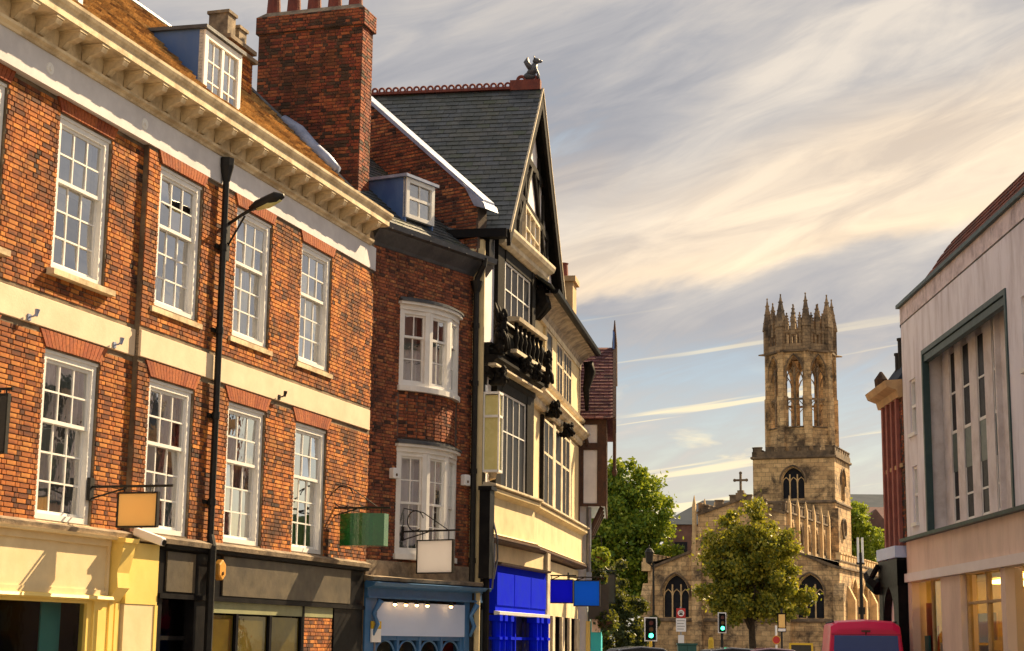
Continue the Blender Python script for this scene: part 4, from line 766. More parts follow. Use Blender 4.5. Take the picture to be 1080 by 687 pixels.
# the gable: plaster, studs, window, bargeboards
HW, ZA, ZF, UC = 4.15, 14.62, 10.22, 3.98
moulding(AF, .82, AL+.9, 10.02, [(.10, 0), (.18, .06), (.18, .16), (.30, .22), (.34, .30), (.34, .36), (.2, .38)], 'cream_trim', 'gable_cornice')
YG = .17
m = MB(GB); m.ext_y([(UC-HW+.35, ZF+.05), (UC+HW-.35, ZF+.05), (UC, ZA-.35)], YG, YG+.1); m.build('gable_wall', 'plaster', b3)
def gline(x): return ZA-.35-(abs(x-UC))*(ZA-ZF)/HW
m = MB(GB)
for x in (1.6, 2.3, 3.0, 5.0, 5.7, 6.4): m.box(x-.09, x+.09, YG-.06, YG+.02, ZF, gline(x))
for z in (11.55, 12.7): xx = (ZA-.35-z)*HW/(ZA-ZF); m.box(UC-xx, UC+xx, YG-.07, YG+.02, z-.09, z+.09)
for s in (-1, 1): m.tube([(UC+s*2.1, YG-.03, 10.3), (UC+s*1.9, YG-.03, 10.9), (UC+s*1.5, YG-.03, 11.3), (UC+s*1.35, YG-.03, 11.5)], .07, 6); m.tube([(UC+s*1.0, YG-.03, 11.6), (UC+s*.7, YG-.03, 12.1), (UC+s*.2, YG-.03, 12.6)], .07, 6)
m.build('gable_timbers', 'black_timber', b3)
mull_window(GB, UC-1.35, UC+.75, 10.45, 11.45, 3, 2, YG-.12, 'cream_trim')
SL = (ZA-ZF)/HW; ln = math.hypot(HW, ZA-ZF)
for s in (-1, 1):
    m = MB(GB); e0, e1 = (UC, ZA), (UC+s*(HW+.12), ZF-.12*SL)
    m.ext_y([e0, e1, (e1[0]-s*.06, e1[1]-.30), (UC, ZA-.48)], -.10, -.02); bb = m.build('bargeboard', 'black_timber', b3)
    m = MB(GB); m.ext_y([(UC, ZA+.03), (e1[0]+s*.03, e1[1]+.02), (e1[0], e1[1]-.03), (UC, ZA-.03)], -.125, -.085); m.build('barge_moulding', 'cream_trim', bb)
    m = MB(GB); m.ext_y([(UC, ZA-.10), (e1[0]-s*.05, e1[1]-.05), (e1[0]-s*.05, e1[1]-.10), (UC, ZA-.16)], -.02, YG+.05); m.build('verge_soffit', 'black_timber', bb)
m = MB(GB); m.box(3.95, 5.1, .0, .45, 9.75, 10.25); m.tube([(4.3, .05, 9.9), (4.4, -.05, 9.5), (4.3, .1, 9.1)], [.2, .22, .06], 7); m.tube([(4.9, .05, 9.9), (5.0, .0, 9.5), (4.9, .1, 9.2)], [.2, .2, .06], 7); m.build('carved_bracket', 'black_timber', b3)
RB = 6.5
for s, sd in ((-1, 11), (1, 12)):
    lo3 = (UC+s*(HW+.10), 0, ZF-.10*SL); m = MB(GB)
    m.add([(UC, -.12, ZA), (UC, RB, ZA), (lo3[0], RB, lo3[2]), (lo3[0], -.12, lo3[2])], [(0,1,2,3)]); m.build('roof', 'slate', b3)
    m = MB(GB); tiles(m, (lo3[0], -.10, lo3[2]+.01), (0, 1, 0), (-s*HW, 0, ZA-ZF), RB, ln+.14, .30, .19, .016, .006, sd); m.build('roof_slates', 'slate', b3, kind='stuff')
m = MB(GB); m.box(UC-HW-.30, UC-HW-.04, -.05, RB, ZF-.28, ZF-.10); m.box(UC-HW-.05, UC-HW+.5, .35, RB, ZF-.8, ZF-.12); m.build('eaves_gutter', 'black_paint', b3)
def ridge_tile(q): q.box(-.13, .13, -.085, .085, -.05, .015); q.ring((0, 0, .085), .062, .026, 'x', 12, 6)
rm = shared('ridge_tile|1', 'terracotta', ridge_tile)
y = .75
while y < RB-.2: inst('ridge_tile', rm, b3, GB.at(UC, y, ZA+.04)); y += .172
m = MB(GB); m.box(UC-.10, UC+.10, -.05, .68, ZA-.03, ZA+.22); m.ring((UC, .14, ZA+.24), .09, .04, 'x'); m.ring((UC, .42, ZA+.24), .09, .04, 'x'); fo = m.build('finial_base', 'terracotta', b3)
m = MB(Sub(GB.m @ Matrix.Translation((UC, .14, ZA+.22)) @ Matrix.Scale(.78, 4) @ Matrix.Translation((-UC, -.14, -ZA-.22)))); m.blob((UC, .24, ZA+.36), .13, .20, .13); m.tube([(UC, .22, ZA+.40), (UC, .14, ZA+.58), (UC, .08, ZA+.74)], [.15, .13, .09], 8); m.blob((UC, .04, ZA+.84), .09, .12, .09); m.blob((UC, -.07, ZA+.82), .05, .08, .05, 8, 6)
for s in (-1, 1): m.tube([(UC+s*.06, .08, ZA+.88), (UC+s*.08, .10, ZA+.99)], [.04, .01], 5); m.tube([(UC+s*.07, .06, ZA+.60), (UC+s*.07, -.02, ZA+.40), (UC+s*.07, -.03, ZA+.25)], [.05, .04, .04], 6); m.tube([(UC+s*.05, .2, ZA+.55), (UC+s*.10, .34, ZA+.80), (UC+s*.06, .30, ZA+.95)], [.08, .09, .02], 6)
m.build('beast_finial', 'lead_dark', fo, smooth=True)
m = MB(BF); m.box(8.1, 8.9, .05, .75, 9.9, 11.6); m.box(8.02, 8.98, -.03, .83, 11.6, 11.75); cs = m.build('chimney', 'sandstone', b3); m = MB(BF); m.lathe((8.5, .4, 11.75), [(.2, 0), (.17, .1), (.15, .42), (.18, .45), (.1, .46)], 12); m.build('chimney_pot', 'terracotta', cs)
# pipe casing at the corner with building two
m = MB(AF); m.box(-.32, .02, -.24, -.02, 2.9, 4.66); m.box(-.36, .06, -.28, 0, 4.66, 4.74); m.tube([(-.15, -.14, 0), (-.15, -.14, 2.95)], .07, 8); m.build('pipe_casing', 'black_paint', b3)
m = MB(AF); m.tube([(.02, -.25, 2.9), (.10, -.3, 3.3), (.0, -.32, 3.7), (.05, -.2, 4.1)], .02, 5); m.tube([(-.2, -.28, 2.7), (-.25, -.33, 3.2), (-.12, -.3, 3.6)], .018, 5); m.build('cable', 'steel', b3)

# ================================================================ white and dark-timbered house that juts out beyond
hp = BF.m @ Vector((9.35, 0, 0)); HF = Frame(hp.x, hp.y, 3.6)
b4 = thing('jettied_house', HF, 'white plastered house with dark timbers and plum tiled roof jutting out behind the timbered house', 'building')
YF, D4 = -.74, 5.2
m = MB(HF); m.box(0, 5.0, YF, D4, 5.45, 7.95); m.box(.15, 5, -.25, D4, 0, 5.45); m.build('wall', 'plaster', b4)
m = MB(HF)
for y0, y1 in ((YF-.02, YF+.24), (YF+.62, YF+.80), (.3, .5)): m.box(-.035, .02, y0, y1, 5.45, 7.95)
for z0, z1 in ((5.42, 5.50), (7.0, 7.2), (7.72, 7.98)): m.box(-.04, .02, YF, 1.2, z0, z1)
m.tube([(-.02, YF+.5, 7.1), (-.02, YF+.62, 7.5), (-.02, YF+.72, 7.72)], .06, 5); m.box(-.03, 5, YF-.03, YF+.02, 5.42, 5.62); m.box(0, 5, YF-.03, YF+.02, 7.0, 7.2)
for x in (.02, 1.2, 2.4, 3.6, 4.8): m.box(x, x+.2, YF-.028, YF+.02, 5.6, 7.9)
m.build('timbers', 'brown_timber', b4)
m = MB(HF); m.add([(-.25, YF-.2, 7.85), (-.25, D4, 7.85), (2.5, D4, 10.35), (2.5, YF-.2, 10.35), (5.25, YF-.2, 7.85), (5.25, D4, 7.85)], [(0,1,2,3), (3,2,5,4)]); m.build('roof', 'tile_plum', b4)
m = MB(HF); tiles(m, (-.25, YF-.2, 7.86), (0, 1, 0), (2.75, 0, 2.5), D4-YF+.2, 3.72, .26, .17, .03, .008, 21); m.build('roof_tiles', 'tile_plum', b4, kind='stuff')
m = MB(HF); m.ext_y([(0, 7.95), (5, 7.95), (2.5, 10.2)], YF, YF+.1); m.build('gable_wall', 'plaster', b4)
for s in (-1, 1):
    m = MB(HF); m.ext_y([(2.5, 10.42), (2.5+s*2.85, 7.80), (2.5+s*2.80, 7.45), (2.5, 10.05)], YF-.30, YF-.20); m.build('bargeboard', 'brown_timber', b4)
m = MB(HF); m.tube([(2.5, YF-.25, 9.2), (2.5, YF-.25, 10.5), (2.5, YF-.25, 11.2)], [.09, .08, .015], 6); m.build('finial', 'brown_timber', b4)
m = MB(HF); m.tube([(-.28, YF-.25, 6.4), (-.28, YF-.25, 7.9)], .05, 6); m.blob((-.28, YF-.25, 6.35), .08, .08, .12, 8, 6); m.build('drop_finial', 'brown_timber', b4)
m = MB(HF); m.ext_y([(2.35, 10.3), (2.65, 10.3), (2.6, 10.75), (2.5, 10.9), (2.4, 10.75)], YF-.24, YF-.19); m.build('barge_apex', 'lead', b4)
for x in (.3, 1.6, 2.9): MB(HF).tube([(x, YF+.1, 5.42), (x, -.3, 4.7)], .07, 6).build('jetty_bracket', 'brown_timber', b4)
m = MB(HF); m.box(.1, .9, -.32, -.2, 0, 2.25); sh4 = m.build('shopfront', 'shop_yellow', b4)
m = MB(HF); m.box(-.02, .09, -.84, -.26, 2.30, 3.25); m.build('fascia_return', 'dark_panel', sh4)
m = MB(HF); m.box(.1, 4.6, -.62, -.33, 0, 2.42); m.box(.05, 4.6, -.70, -.3, 2.42, 2.58); m.build('kiosk_front', 'turquoise', sh4)
m = MB(HF); m.box(.08, .12, -.60, -.36, 1.95, 2.35); m.build('notice_board', 'render_warm', sh4)
m = MB(HF); m.tube([(.1, -.27, 3.2), (.1, -.27, 5.4)], .07, 8); m.box(.02, .2, -.36, -.2, 3.35, 3.6); m.build('drainpipe', 'steel', b4)
# ================================================================ the church
CF = Frame(14.8+.35*math.sin(R_(111.7)), 110.9+.35*math.cos(R_(111.7)), 111.7)
ck = thing('stone_church', CF, 'honey stone medieval church with battlements and tall open octagonal lantern tower', 'church')
def arch_pts(w, zs, za, n=8):
    """left-to-right points of a two-centred pointed arch"""
    h = za-zs; a = w/2; r = (h*h+a*a)/(2*a); P = []
    t1 = math.asin(min(1, h/r))
    for i in range(n+1): t = t1*i/n; P.append((-a+r-r*math.cos(t), zs+r*math.sin(t)))
    return P+[(-x, z) for x, z in P[-2::-1]]
def arch_open(m, xc, w, z0, zs, za, y, depth, ztop=None):
    """spandrels and reveal closing a rectangular hole down to a pointed opening"""
    P = [(xc+x, z) for x, z in arch_pts(w, zs, za)]; zt = ztop or za; k = len(P)//2
    m.add([(x, y, z) for x, z in P[:k+1]]+[(xc-w/2, y, zt), (xc, y, zt)], [tuple(range(k+1))+(k+2, k+1)] if zt > za else [tuple(range(k+1))+(k+1,)])
    m.add([(x, y, z) for x, z in P[k:]]+[(xc+w/2, y, zt), (xc, y, zt)], [tuple(range(len(P)-k))+(len(P)-k, len(P)-k+1)] if zt > za else [tuple(range(len(P)-k))+(len(P)-k,)])
    Q = [(xc-w/2, z0)]+P+[(xc+w/2, z0)]
    for a, b in zip(Q, Q[1:]): m.add([(a[0], y, a[1]), (b[0], y, b[1]), (b[0], y+depth, b[1]), (a[0], y+depth, a[1])], [(0,1,2,3)])
def gothic(root, fr, xc, w, z0, zs, za, y, lights=3, glass='glass_church', back=True):
    """recessed glazing with mullions, tracery heads, hood mould and sill"""
    P = [(xc+x, z) for x, z in arch_pts(w, zs, za)]; Q = [(xc-w/2, z0)]+P+[(xc+w/2, z0)]
    win = MB(fr).add([(x, y, z) for x, z in Q], [tuple(range(len(Q)))]).build('window', glass, root)
    m = MB(fr); lw = w/lights
    for i in range(1, lights):
        x = xc-w/2+lw*i; t = min(1, abs(x-xc)/(w/2)); m.box(x-.045, x+.045, y-.10, y-.01, z0, zs+(za-zs)*(1-t)*.75)
    for i in range(lights):
        c = xc-w/2+lw*(i+.5); h = zs-.05; m.tube([(c-lw/2, y-.05, h-.1), (c-lw*.35, y-.05, h+lw*.32), (c, y-.05, h+lw*.62), (c+lw*.35, y-.05, h+lw*.32), (c+lw/2, y-.05, h-.1)], .04, 5)
    m.tube([(x, y-.05, z) for x, z in Q], .05, 5); m.build('tracery', 'church_pale', win)
    return win
def hood(fr, root, xc, w, zs, za, y, mat='church_trim', r=.07): return MB(fr).tube([(xc+x*1.12, y-.05, z+.10) for x, z in [(-w/2, zs-.25)]+arch_pts(w, zs, za)+[(w/2, zs-.25)]], r, 5).build('hood_mould', mat, root)
def merlons(m, p0, p1, z0, w=.42, gap=.32, h=.45, t=.3, z1=None):
    """battlement blocks along a wall top from p0 to p1 (plan), optionally raking from z0 to z1"""
    p0, p1 = Vector(p0), Vector(p1); d = p1-p0; L = d.length; d /= L; n = Vector((-d.y, d.x)); k = max(1, int(L/(w+gap))); z1 = z0 if z1 is None else z1
    for i in range(k):
        s = L*(i+.5)/k; c = p0+d*s; z = z0+(z1-z0)*s/L; q = [c-d*w/2-n*t/2, c+d*w/2-n*t/2, c+d*w/2+n*t/2, c-d*w/2+n*t/2]
        m.ext_z([(a.x, a.y) for a in q], z, z+h); q = [c-d*(w/2+.04)-n*(t/2+.04), c+d*(w/2+.04)-n*(t/2+.04), c+d*(w/2+.04)+n*(t/2+.04), c-d*(w/2+.04)+n*(t/2+.04)]; m.ext_z([(a.x, a.y) for a in q], z+h, z+h+.08)
NV, AI, LN = 2.9, 6.35, 24.
# east front: nave gable and two aisles, with windows
m = MB(CF); wall(m, -NV, NV, 0, 9.7, [(-1.7, 1.7, 3.4, 8.6)], 0, .01); arch_open(m, 0, 3.4, 3.4, 6.2, 8.6, 0, .35); m.add([(-NV, 0, 9.7), (NV, 0, 9.7), (NV, 0, 10.0), (0, 0, 10.95), (-NV, 0, 10.0)], [(0,1,2,3,4)])
for s in (-1, 1):
    x0, x1 = sorted((s*NV, s*AI)); xc = s*4.45; wall(m, x0, x1, 0, 6.3, [(xc-.88, xc+.88, 3.40, 6.18)], 0, .01); arch_open(m, xc, 1.76, 3.4, 4.9, 6.18, 0, .35)
    m.add([(s*NV, 0, 6.3), (s*AI, 0, 6.3), (s*AI, 0, 6.45), (s*NV, 0, 7.75)], [(0,1,2,3)])
m.build('east_wall', 'church', ck)
gothic(ck, CF, 0, 3.4, 3.4, 6.2, 8.6, .33, 5)
for s in (-1, 1): gothic(ck, CF, s*4.45, 1.76, 3.4, 4.9, 6.18, .33, 3); hood(CF, ck, s*4.45, 1.76, 4.9, 6.18, 0)
hood(CF, ck, 0, 3.4, 6.2, 8.6, 0)
m = MB(CF); m.box(-AI-.1, AI+.1, -.16, 0, 0, 1.0); m.ext_x([(0, 3.1), (-.12, 3.12), (-.14, 3.22), (0, 3.34)], -AI, AI); m.build('plinth', 'church_trim', ck)
for x0, x1, z0, z1 in ((-NV, 0, 10.0, 10.95), (0, NV, 10.95, 10.0), (-AI, -NV, 6.45, 7.75), (NV, AI, 7.75, 6.45)): m = MB(CF); m.hexa([(x0, -.12, z0), (x1, -.12, z1), (x1, .3, z1), (x0, .3, z0)], [(x0, -.12, z0+.18), (x1, -.12, z1+.18), (x1, .3, z1+.18), (x0, .3, z0+.18)]); m.build('gable_coping', 'church_trim', ck)
m = MB(CF); merlons(m, (-NV, .08), (0, .08), 10.15, .5, .25, .32, .3, 11.1); merlons(m, (0, .08), (NV, .08), 11.1, .5, .25, .32, .3, 10.15); m.build('battlements', 'church_trim', ck)
m = MB(CF); m.box(-.30, .30, -.16, .3, 10.95, 11.45); m.box(-.20, .20, -.1, .2, 11.45, 11.62); cb = m.build('cross_base', 'church_trim', ck)
m = MB(CF); m.box(-.07, .07, -.02, .10, 11.6, 12.75); m.box(-.40, .40, -.015, .095, 12.22, 12.36)
for x, z in ((-.40, 12.29), (.40, 12.29), (0, 12.76)): m.blob((x, .04, z), .11, .07, .11, 8, 6)
m.build('cross', 'church_trim', cb)
# buttresses on the east front
for x in (-AI, -NV, NV, AI):
    m = MB(CF); tp = 5.6 if abs(x) > 4 else 9.3; m.box(x-.38, x+.38, -.75, .02, 0, 2.9); m.box(x-.33, x+.33, -.52, .02, 2.9, tp-.8); m.hexa([(x-.33, -.52, tp-.8), (x+.33, -.52, tp-.8), (x+.33, 0, tp-.8), (x-.33, 0, tp-.8)], [(x-.33, -.05, tp), (x+.33, -.05, tp), (x+.33, 0, tp), (x-.33, 0, tp)]); m.build('buttress', 'church', ck)
m = MB(CF); m.box(-AI-.35, -AI+.25, -.3, .3, 6.4, 7.0); m.box(-AI-.28, -AI+.18, -.25, .25, 7.0, 7.25); m.build('corner_pier', 'church_pale', ck)
# side walls, clerestory
def side_frame(x, s=1): return Sub(CF.m @ Matrix.Translation((x, 0, 0)) @ Matrix.Rotation(R_(90*s), 4, 'Z'))
for s in (1, -1):
    sf = side_frame(s*AI) if s > 0 else Sub(CF.m @ Matrix.Translation((-AI, LN, 0)) @ Matrix.Rotation(R_(-90), 4, 'Z'))
    ws = [4.9+4.1*k for k in range(5)] if s > 0 else [LN-(4.9+4.1*k) for k in range(5)]
    m = MB(sf); wall(m, 0, LN, 0, 7.0, [(u-1.0, u+1.0, 2.9, 5.95) for u in ws], 0, .01)
    for u in ws: arch_open(m, u, 2.0, 2.9, 4.5, 5.95, 0, .4)
    m.build('aisle_wall', 'church', ck)
    for u in ws: gothic(ck, sf, u, 2.0, 2.9, 4.5, 5.95, .38, 3); hood(sf, ck, u, 2.0, 4.5, 5.95, 0, 'church_pale')
    m = MB(sf); m.ext_x([(0, 6.5), (-.14, 6.55), (-.14, 6.66), (0, 6.7)], 0, LN); m.box(0, LN, -.05, .3, 7.0, 7.08); m.build('string_course', 'church_trim', ck)
    m = MB(sf); merlons(m, (.2, .12), (LN, .12), 7.05, .55, .38, .42); m.build('battlements', 'church_pale', ck)
    for u in [2.85+4.1*k for k in range(6)]:
        m = MB(sf); m.box(u-.28, u+.28, -.5, 0, 0, 4.6); m.hexa([(u-.28, -.5, 4.6), (u+.28, -.5, 4.6), (u+.28, 0, 4.6), (u-.28, 0, 4.6)], [(u-.28, -.06, 5.5), (u+.28, -.06, 5.5), (u+.28, 0, 5.5), (u-.28, 0, 5.5)]); m.build('buttress', 'church_pale', ck)
    cf = side_frame(s*NV) if s > 0 else Sub(CF.m @ Matrix.Translation((-NV, 16, 0)) @ Matrix.Rotation(R_(-90), 4, 'Z'))
    m = MB(cf); cs = [2.2+2.6*k for k in range(6)]; wall(m, 0, 16, 7.0, 10.2, [(u-.6, u+.6, 8.0, 9.7) for u in cs], 0, .01)
    for u in cs: arch_open(m, u, 1.2, 8.0, 8.9, 9.7, 0, .3)
    m.build('clerestory_wall', 'church', ck)
    for u in cs: gothic(ck, cf, u, 1.2, 8.0, 8.9, 9.7, .28, 2)
    for k in range(7): u = .9+2.6*k; m = MB(cf); m.box(u-.14, u+.14, -.22, 0, 7.3, 10.6); m.hexa([(u-.14, -.22, 10.6), (u+.14, -.22, 10.6), (u+.14, 0, 10.6), (u-.14, 0, 10.6)], [(u-.02, -.12, 11.3), (u+.02, -.12, 11.3), (u+.02, -.08, 11.3), (u-.02, -.08, 11.3)]); m.build('pilaster_strip', 'church_pale', ck)
    m = MB(cf); m.ext_x([(0, 10.1), (-.14, 10.15), (-.14, 10.26), (0, 10.3)], 0, 16); merlons(m, (.1, .1), (16, .1), 10.25, .40, .28, .55, .22); m.build('battlements', 'church_trim', ck)
m = MB(CF); m.add([(-AI, 0, 6.9), (-NV, 0, 7.8), (-NV, LN, 7.8), (-AI, LN, 6.9), (AI, 0, 6.9), (NV, 0, 7.8), (NV, LN, 7.8), (AI, LN, 6.9), (-NV, .3, 10.1), (0, .3, 10.9), (0, 16, 10.9), (-NV, 16, 10.1), (NV, .3, 10.1), (NV, 16, 10.1)], [(0,1,2,3), (4,5,6,7), (8,9,10,11), (12,9,10,13)]); m.build('roof', 'lead_dark', ck)
MB(CF).box(-AI+.2, AI-.2, 2., 2.1, 0, 6.5).build('interior_wall', 'interior', ck)
# tower
T0, T1, TX0, TX1 = 16., 22.1, -3.0, 3.15
def tower_face(fr, w, win):
    m = MB(fr); xc = win[0]; ww = win[1]
    wall(m, 0, w, 0, 15.5, [(xc-ww/2, xc+ww/2, 12.4, 14.75)], 0, .01); arch_open(m, xc, ww, 12.4, 13.7, 14.75, 0, .35); m.build('tower_wall', 'church', ck)
    gothic(ck, fr, xc, ww, 12.4, 13.7, 14.75, .33, 3); hood(fr, ck, xc, ww, 13.7, 14.75, 0)
    m = MB(fr); m.ext_x([(0, 15.36), (-.16, 15.42), (-.16, 15.56), (0, 15.6)], -.1, w+.1); m.box(-.05, w+.05, -.05, .3, 15.56, 15.95); merlons(m, (-.05, .12), (w+.05, .12), 15.95, .52, .36, .28, .3); m.build('tower_parapet', 'church_trim', ck)
    MB(fr).ext_x([(0, 12.0), (-.12, 12.05), (-.12, 12.15), (0, 12.25)], -.05, w+.05).build('string_course', 'church_trim', ck)
tw, td = TX1-TX0, T1-T0
tower_face(Sub(CF.m @ Matrix.Translation((TX0, T0, 0))), tw, (tw/2-.05, 1.7))
tower_face(Sub(CF.m @ Matrix.Translation((TX1, T0, 0)) @ Matrix.Rotation(R_(90), 4, 'Z')), td, (td/2, 1.6))
tower_face(Sub(CF.m @ Matrix.Translation((TX0, T1, 0)) @ Matrix.Rotation(R_(-90), 4, 'Z')), td, (td/2, 1.6))
MB(CF).box(TX0, TX1, T1-.3, T1, 0, 15.5).build('tower_wall', 'church', ck); MB(CF).box(TX0+.3, TX1-.3, T0+.4, T1-.3, 15.3, 15.6).build('tower_roof', 'lead_dark', ck)
m = MB(Sub(CF.m @ Matrix.Translation((TX1, T0, 0)) @ Matrix.Rotation(R_(90), 4, 'Z'))); m.ring((td*.45, -.1, 10.3), .72, .09, 'y', 20, 6); m.tube([(td*.45, -.12, 10.3), (td*.45, -.12, 10.85)], .04, 5); m.tube([(td*.45, -.12, 10.3), (td*.45+.35, -.12, 10.1)], .04, 5); m.build('clock', 'church_trim', ck)
for x, y, r in ((TX0, T0, 0), (TX1, T0, 0)):
    m = MB(CF); m.box(x-.28, x+.28, y-.45, y, 0, 11.6); m.build('buttress', 'church', ck)
# octagonal lantern: open arcades, corner piers, pierced crown with pinnacles
OX, OY, OR = .12, 19.05, 2.42; sw = 2*OR*math.tan(R_(22.5)); Z0, ZL, ZS, ZP, ZT = 15.9, 17.9, 21.9, 23.4, 23.6
def pinnacle(m, x, y, z, h, w):
    m.box(x-w/2, x+w/2, y-w/2, y+w/2, z, z+h*.42); m.hexa([(x-w*.62, y-w*.62, z+h*.42), (x+w*.62, y-w*.62, z+h*.42), (x+w*.62, y+w*.62, z+h*.42), (x-w*.62, y+w*.62, z+h*.42)], [(x-.02, y-.02, z+h), (x+.02, y-.02, z+h), (x+.02, y+.02, z+h), (x-.02, y+.02, z+h)])
    for k in range(1, 4):
        t = .42+.15*k; q = w*.62*(1-(t-.42)/.58)+.05
        for a, b in ((1, 1), (-1, 1), (1, -1), (-1, -1)): m.blob((x+a*q*.8, y+b*q*.8, z+h*t), .055, .055, .06, 5, 4)
    m.blob((x, y, z+h), .07, .07, .09, 6, 4)
for k in range(8):
    of = Sub(CF.m @ Matrix.Translation((OX, OY, 0)) @ Matrix.Rotation(R_(45*k), 4, 'Z') @ Matrix.Translation((0, -OR, 0)))
    m = MB(of); ow = 1.30; wall(m, -sw/2, sw/2, Z0, ZT, [(-ow/2, ow/2, ZL, ZP-.1)], 0, .01); arch_open(m, 0, ow, ZL, 21.8, ZP-.1, 0, .42)
    m.add([(-sw/2+.15, .42, Z0), (-ow/2, .42, Z0), (-ow/2, .42, ZT), (-sw/2+.15, .42, ZT), (sw/2-.15, .42, Z0), (ow/2, .42, Z0), (ow/2, .42, ZT), (sw/2-.15, .42, ZT)], [(0,1,2,3), (4,5,6,7)]); m.build('lantern_wall', 'church', ck)
    m = MB(of); m.box(-.07, .07, .10, .26, ZL, 22.4); m.box(-ow/2, ow/2, .12, .24, 19.9, 20.06)
    for c in (-ow/4, ow/4): m.tube([(c-ow/4, .18, 21.5), (c-ow/8, .18, 21.95), (c, .18, 22.15), (c+ow/8, .18, 21.95), (c+ow/4, .18, 21.5)], .05, 5); m.tube([(c-ow/4, .18, 19.5), (c, .18, 19.85), (c+ow/4, .18, 19.5)], .04, 5)
    m.tube([(-ow/4, .18, 22.1), (0, .18, 22.7), (ow/4, .18, 22.1)], .05, 5); m.build('lantern_tracery', 'church_dark', ck)
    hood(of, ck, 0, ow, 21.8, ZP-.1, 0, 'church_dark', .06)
    MB(of).ext_x([(0, ZL-.12), (-.13, ZL-.08), (0, ZL)], -sw/2, sw/2).build('lantern_sill', 'church_trim', ck); m = MB(of); m.ext_x([(.2, ZT-.12), (-.20, ZT-.02), (-.20, ZT+.12), (.2, ZT+.16)], -sw/2-.06, sw/2+.06); m.build('lantern_cornice', 'church_trim', ck)
    # pierced crown
    m = MB(of); m.box(-sw/2, sw/2, -.02, .2, ZT+.15, ZT+.62); m.box(-sw/2, sw/2, .0, .18, ZT+1.45, ZT+1.72)
    for i in range(6): x = -sw/2+sw*(i+.5)/6; m.box(x-.08, x+.08, .0, .18, ZT+.6, ZT+1.47); 
    for i in range(5): x = -sw/2+sw*(i+1)/6; m.tube([(x-.16, .07, ZT+1.2), (x, .07, ZT+1.5), (x+.16, .07, ZT+1.2)], .045, 4)
    for x in (-sw/4, sw/4): pinnacle(m, x, .07, ZT+1.5, 1.45, .26)
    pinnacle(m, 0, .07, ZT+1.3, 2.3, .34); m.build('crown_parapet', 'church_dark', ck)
    cfm = Sub(CF.m @ Matrix.Translation((OX, OY, 0)) @ Matrix.Rotation(R_(45*k+22.5), 4, 'Z') @ Matrix.Translation((0, -OR/math.cos(R_(22.5)), 0)))
    m = MB(cfm); m.box(-.30, .30, -.16, .5, Z0, 20.2); m.box(-.25, .25, -.10, .45, 20.2, ZT); m.build('lantern_pier', 'church', ck)
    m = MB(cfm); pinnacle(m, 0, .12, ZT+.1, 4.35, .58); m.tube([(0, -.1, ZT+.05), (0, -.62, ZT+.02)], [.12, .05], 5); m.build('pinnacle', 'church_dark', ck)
m = MB(CF); m.box(-AI-2, AI+1, -3.1, -2.9, 0, .9); m.box(-AI-2.05, AI+1.05, -3.15, -2.85, .9, 1.0); cw = m.build('churchyard_wall', 'church'); tag(cw, 'low stone wall in front of the church', 'wall')

# ================================================================ pale rendered shop building on the right
RF = Frame(8.91, 38.0, .85, True)          # x runs towards the camera, y into the building
r1 = thing('rendered_shop_building', RF, 'pale pink rendered modern shop building with tall finned window', 'building')
RX = 16.
op = (2.02, 8.63, 4.07, 7.95); nw = [(.68, 1.26, 6.30, 7.50), (.70, 1.18, 4.33, 5.57), (9.5, 10.1, 6.35, 7.6), (9.5, 10.1, 4.35, 5.6)]
m = MB(RF); wall(m, 0, RX, 3.98, 8.88, [op]+nw, 0, .14); m.add([(0, 0, 0), (0, 9, 0), (0, 9, 9.3), (0, 0, 9.3)], [(0,1,2,3)]); m.build('wall', 'render', r1)
m = MB(RF); a, b, c, d = op
m.add([(a,.12,c),(a,.54,c),(a,.54,d),(a,.12,d),(b,.12,c),(b,.54,c),(b,.54,d),(b,.12,d)], [(0,1,2,3), (4,5,6,7), (3,2,6,7), (0,1,5,4)]); m.build('window_reveal', 'concrete_fin', r1)
x = 0.
k = 0
while x < RX-.2:
    w = [1.32, 1.28, 1.36, 1.30][k % 4]; k += 1; e = min(x+w, RX)
    MB(RF).box(x+.012, e-.012, -.02, .25, 8.905, 9.28).build('parapet_panel', 'render_stain', r1); x = e
m = MB(RF); m.box(0, RX, .005, .2, 8.85, 8.91); m.box(-.05, RX, -.10, .3, 9.28, 9.36); m.build('parapet_coping', 'frame_green', r1)
mb = MB(RF); mb.add([(.1, .14, 9.34), (RX, .14, 9.34), (RX, .70, 10.36), (2.3, .70, 10.36), (.1, 3, 9.34), (RX, 7, 10.6), (2.3, 7, 10.6)], [(0,1,2,3), (0,3,4), (3,2,5,6), (4,3,6)]); mb.build('roof', 'tile_red', r1)
tiles(MB(RF), (.1, .13, 9.345), (1, 0, 0), (0, .56, 1.02), RX-.1, 1.16, .24, .15, .02, .006, 31, lambda u, v: u > v*1.9+.1).build('roof_tiles', 'tile_red', r1, kind='stuff')
m = MB(RF); f = .10
m.box(a-.0, a+f, -.03, .12, c, d); m.box(b-f, b, -.03, .12, c, d); m.box(a+f, b-f, -.03, .12, d-f, d); m.box(a+f, b-f, .0, .13, d-.26, d-f-.02); m.build('window_surround', 'frame_green', r1)
m = MB(RF); m.box(a, b, .52, .58, c, d); m.build('window_back', 'concrete_fin', r1)
FINS = [(2.38, .62), (3.44, .54), (4.60, .57), (5.75, .58), (6.92, .58), (8.08, .58), (6.62, .08)]; GLZ = [(2.70, 3.16), (3.72, 4.30), (4.90, 5.44), (6.05, 6.62), (7.22, 7.78)]
m = MB(RF); m.ext_x([(-.16, 3.955), (-.18, 4.02), (.1, 4.08), (.1, 3.955)], -.05, RX); m.build('ledge', 'frame_green', r1)
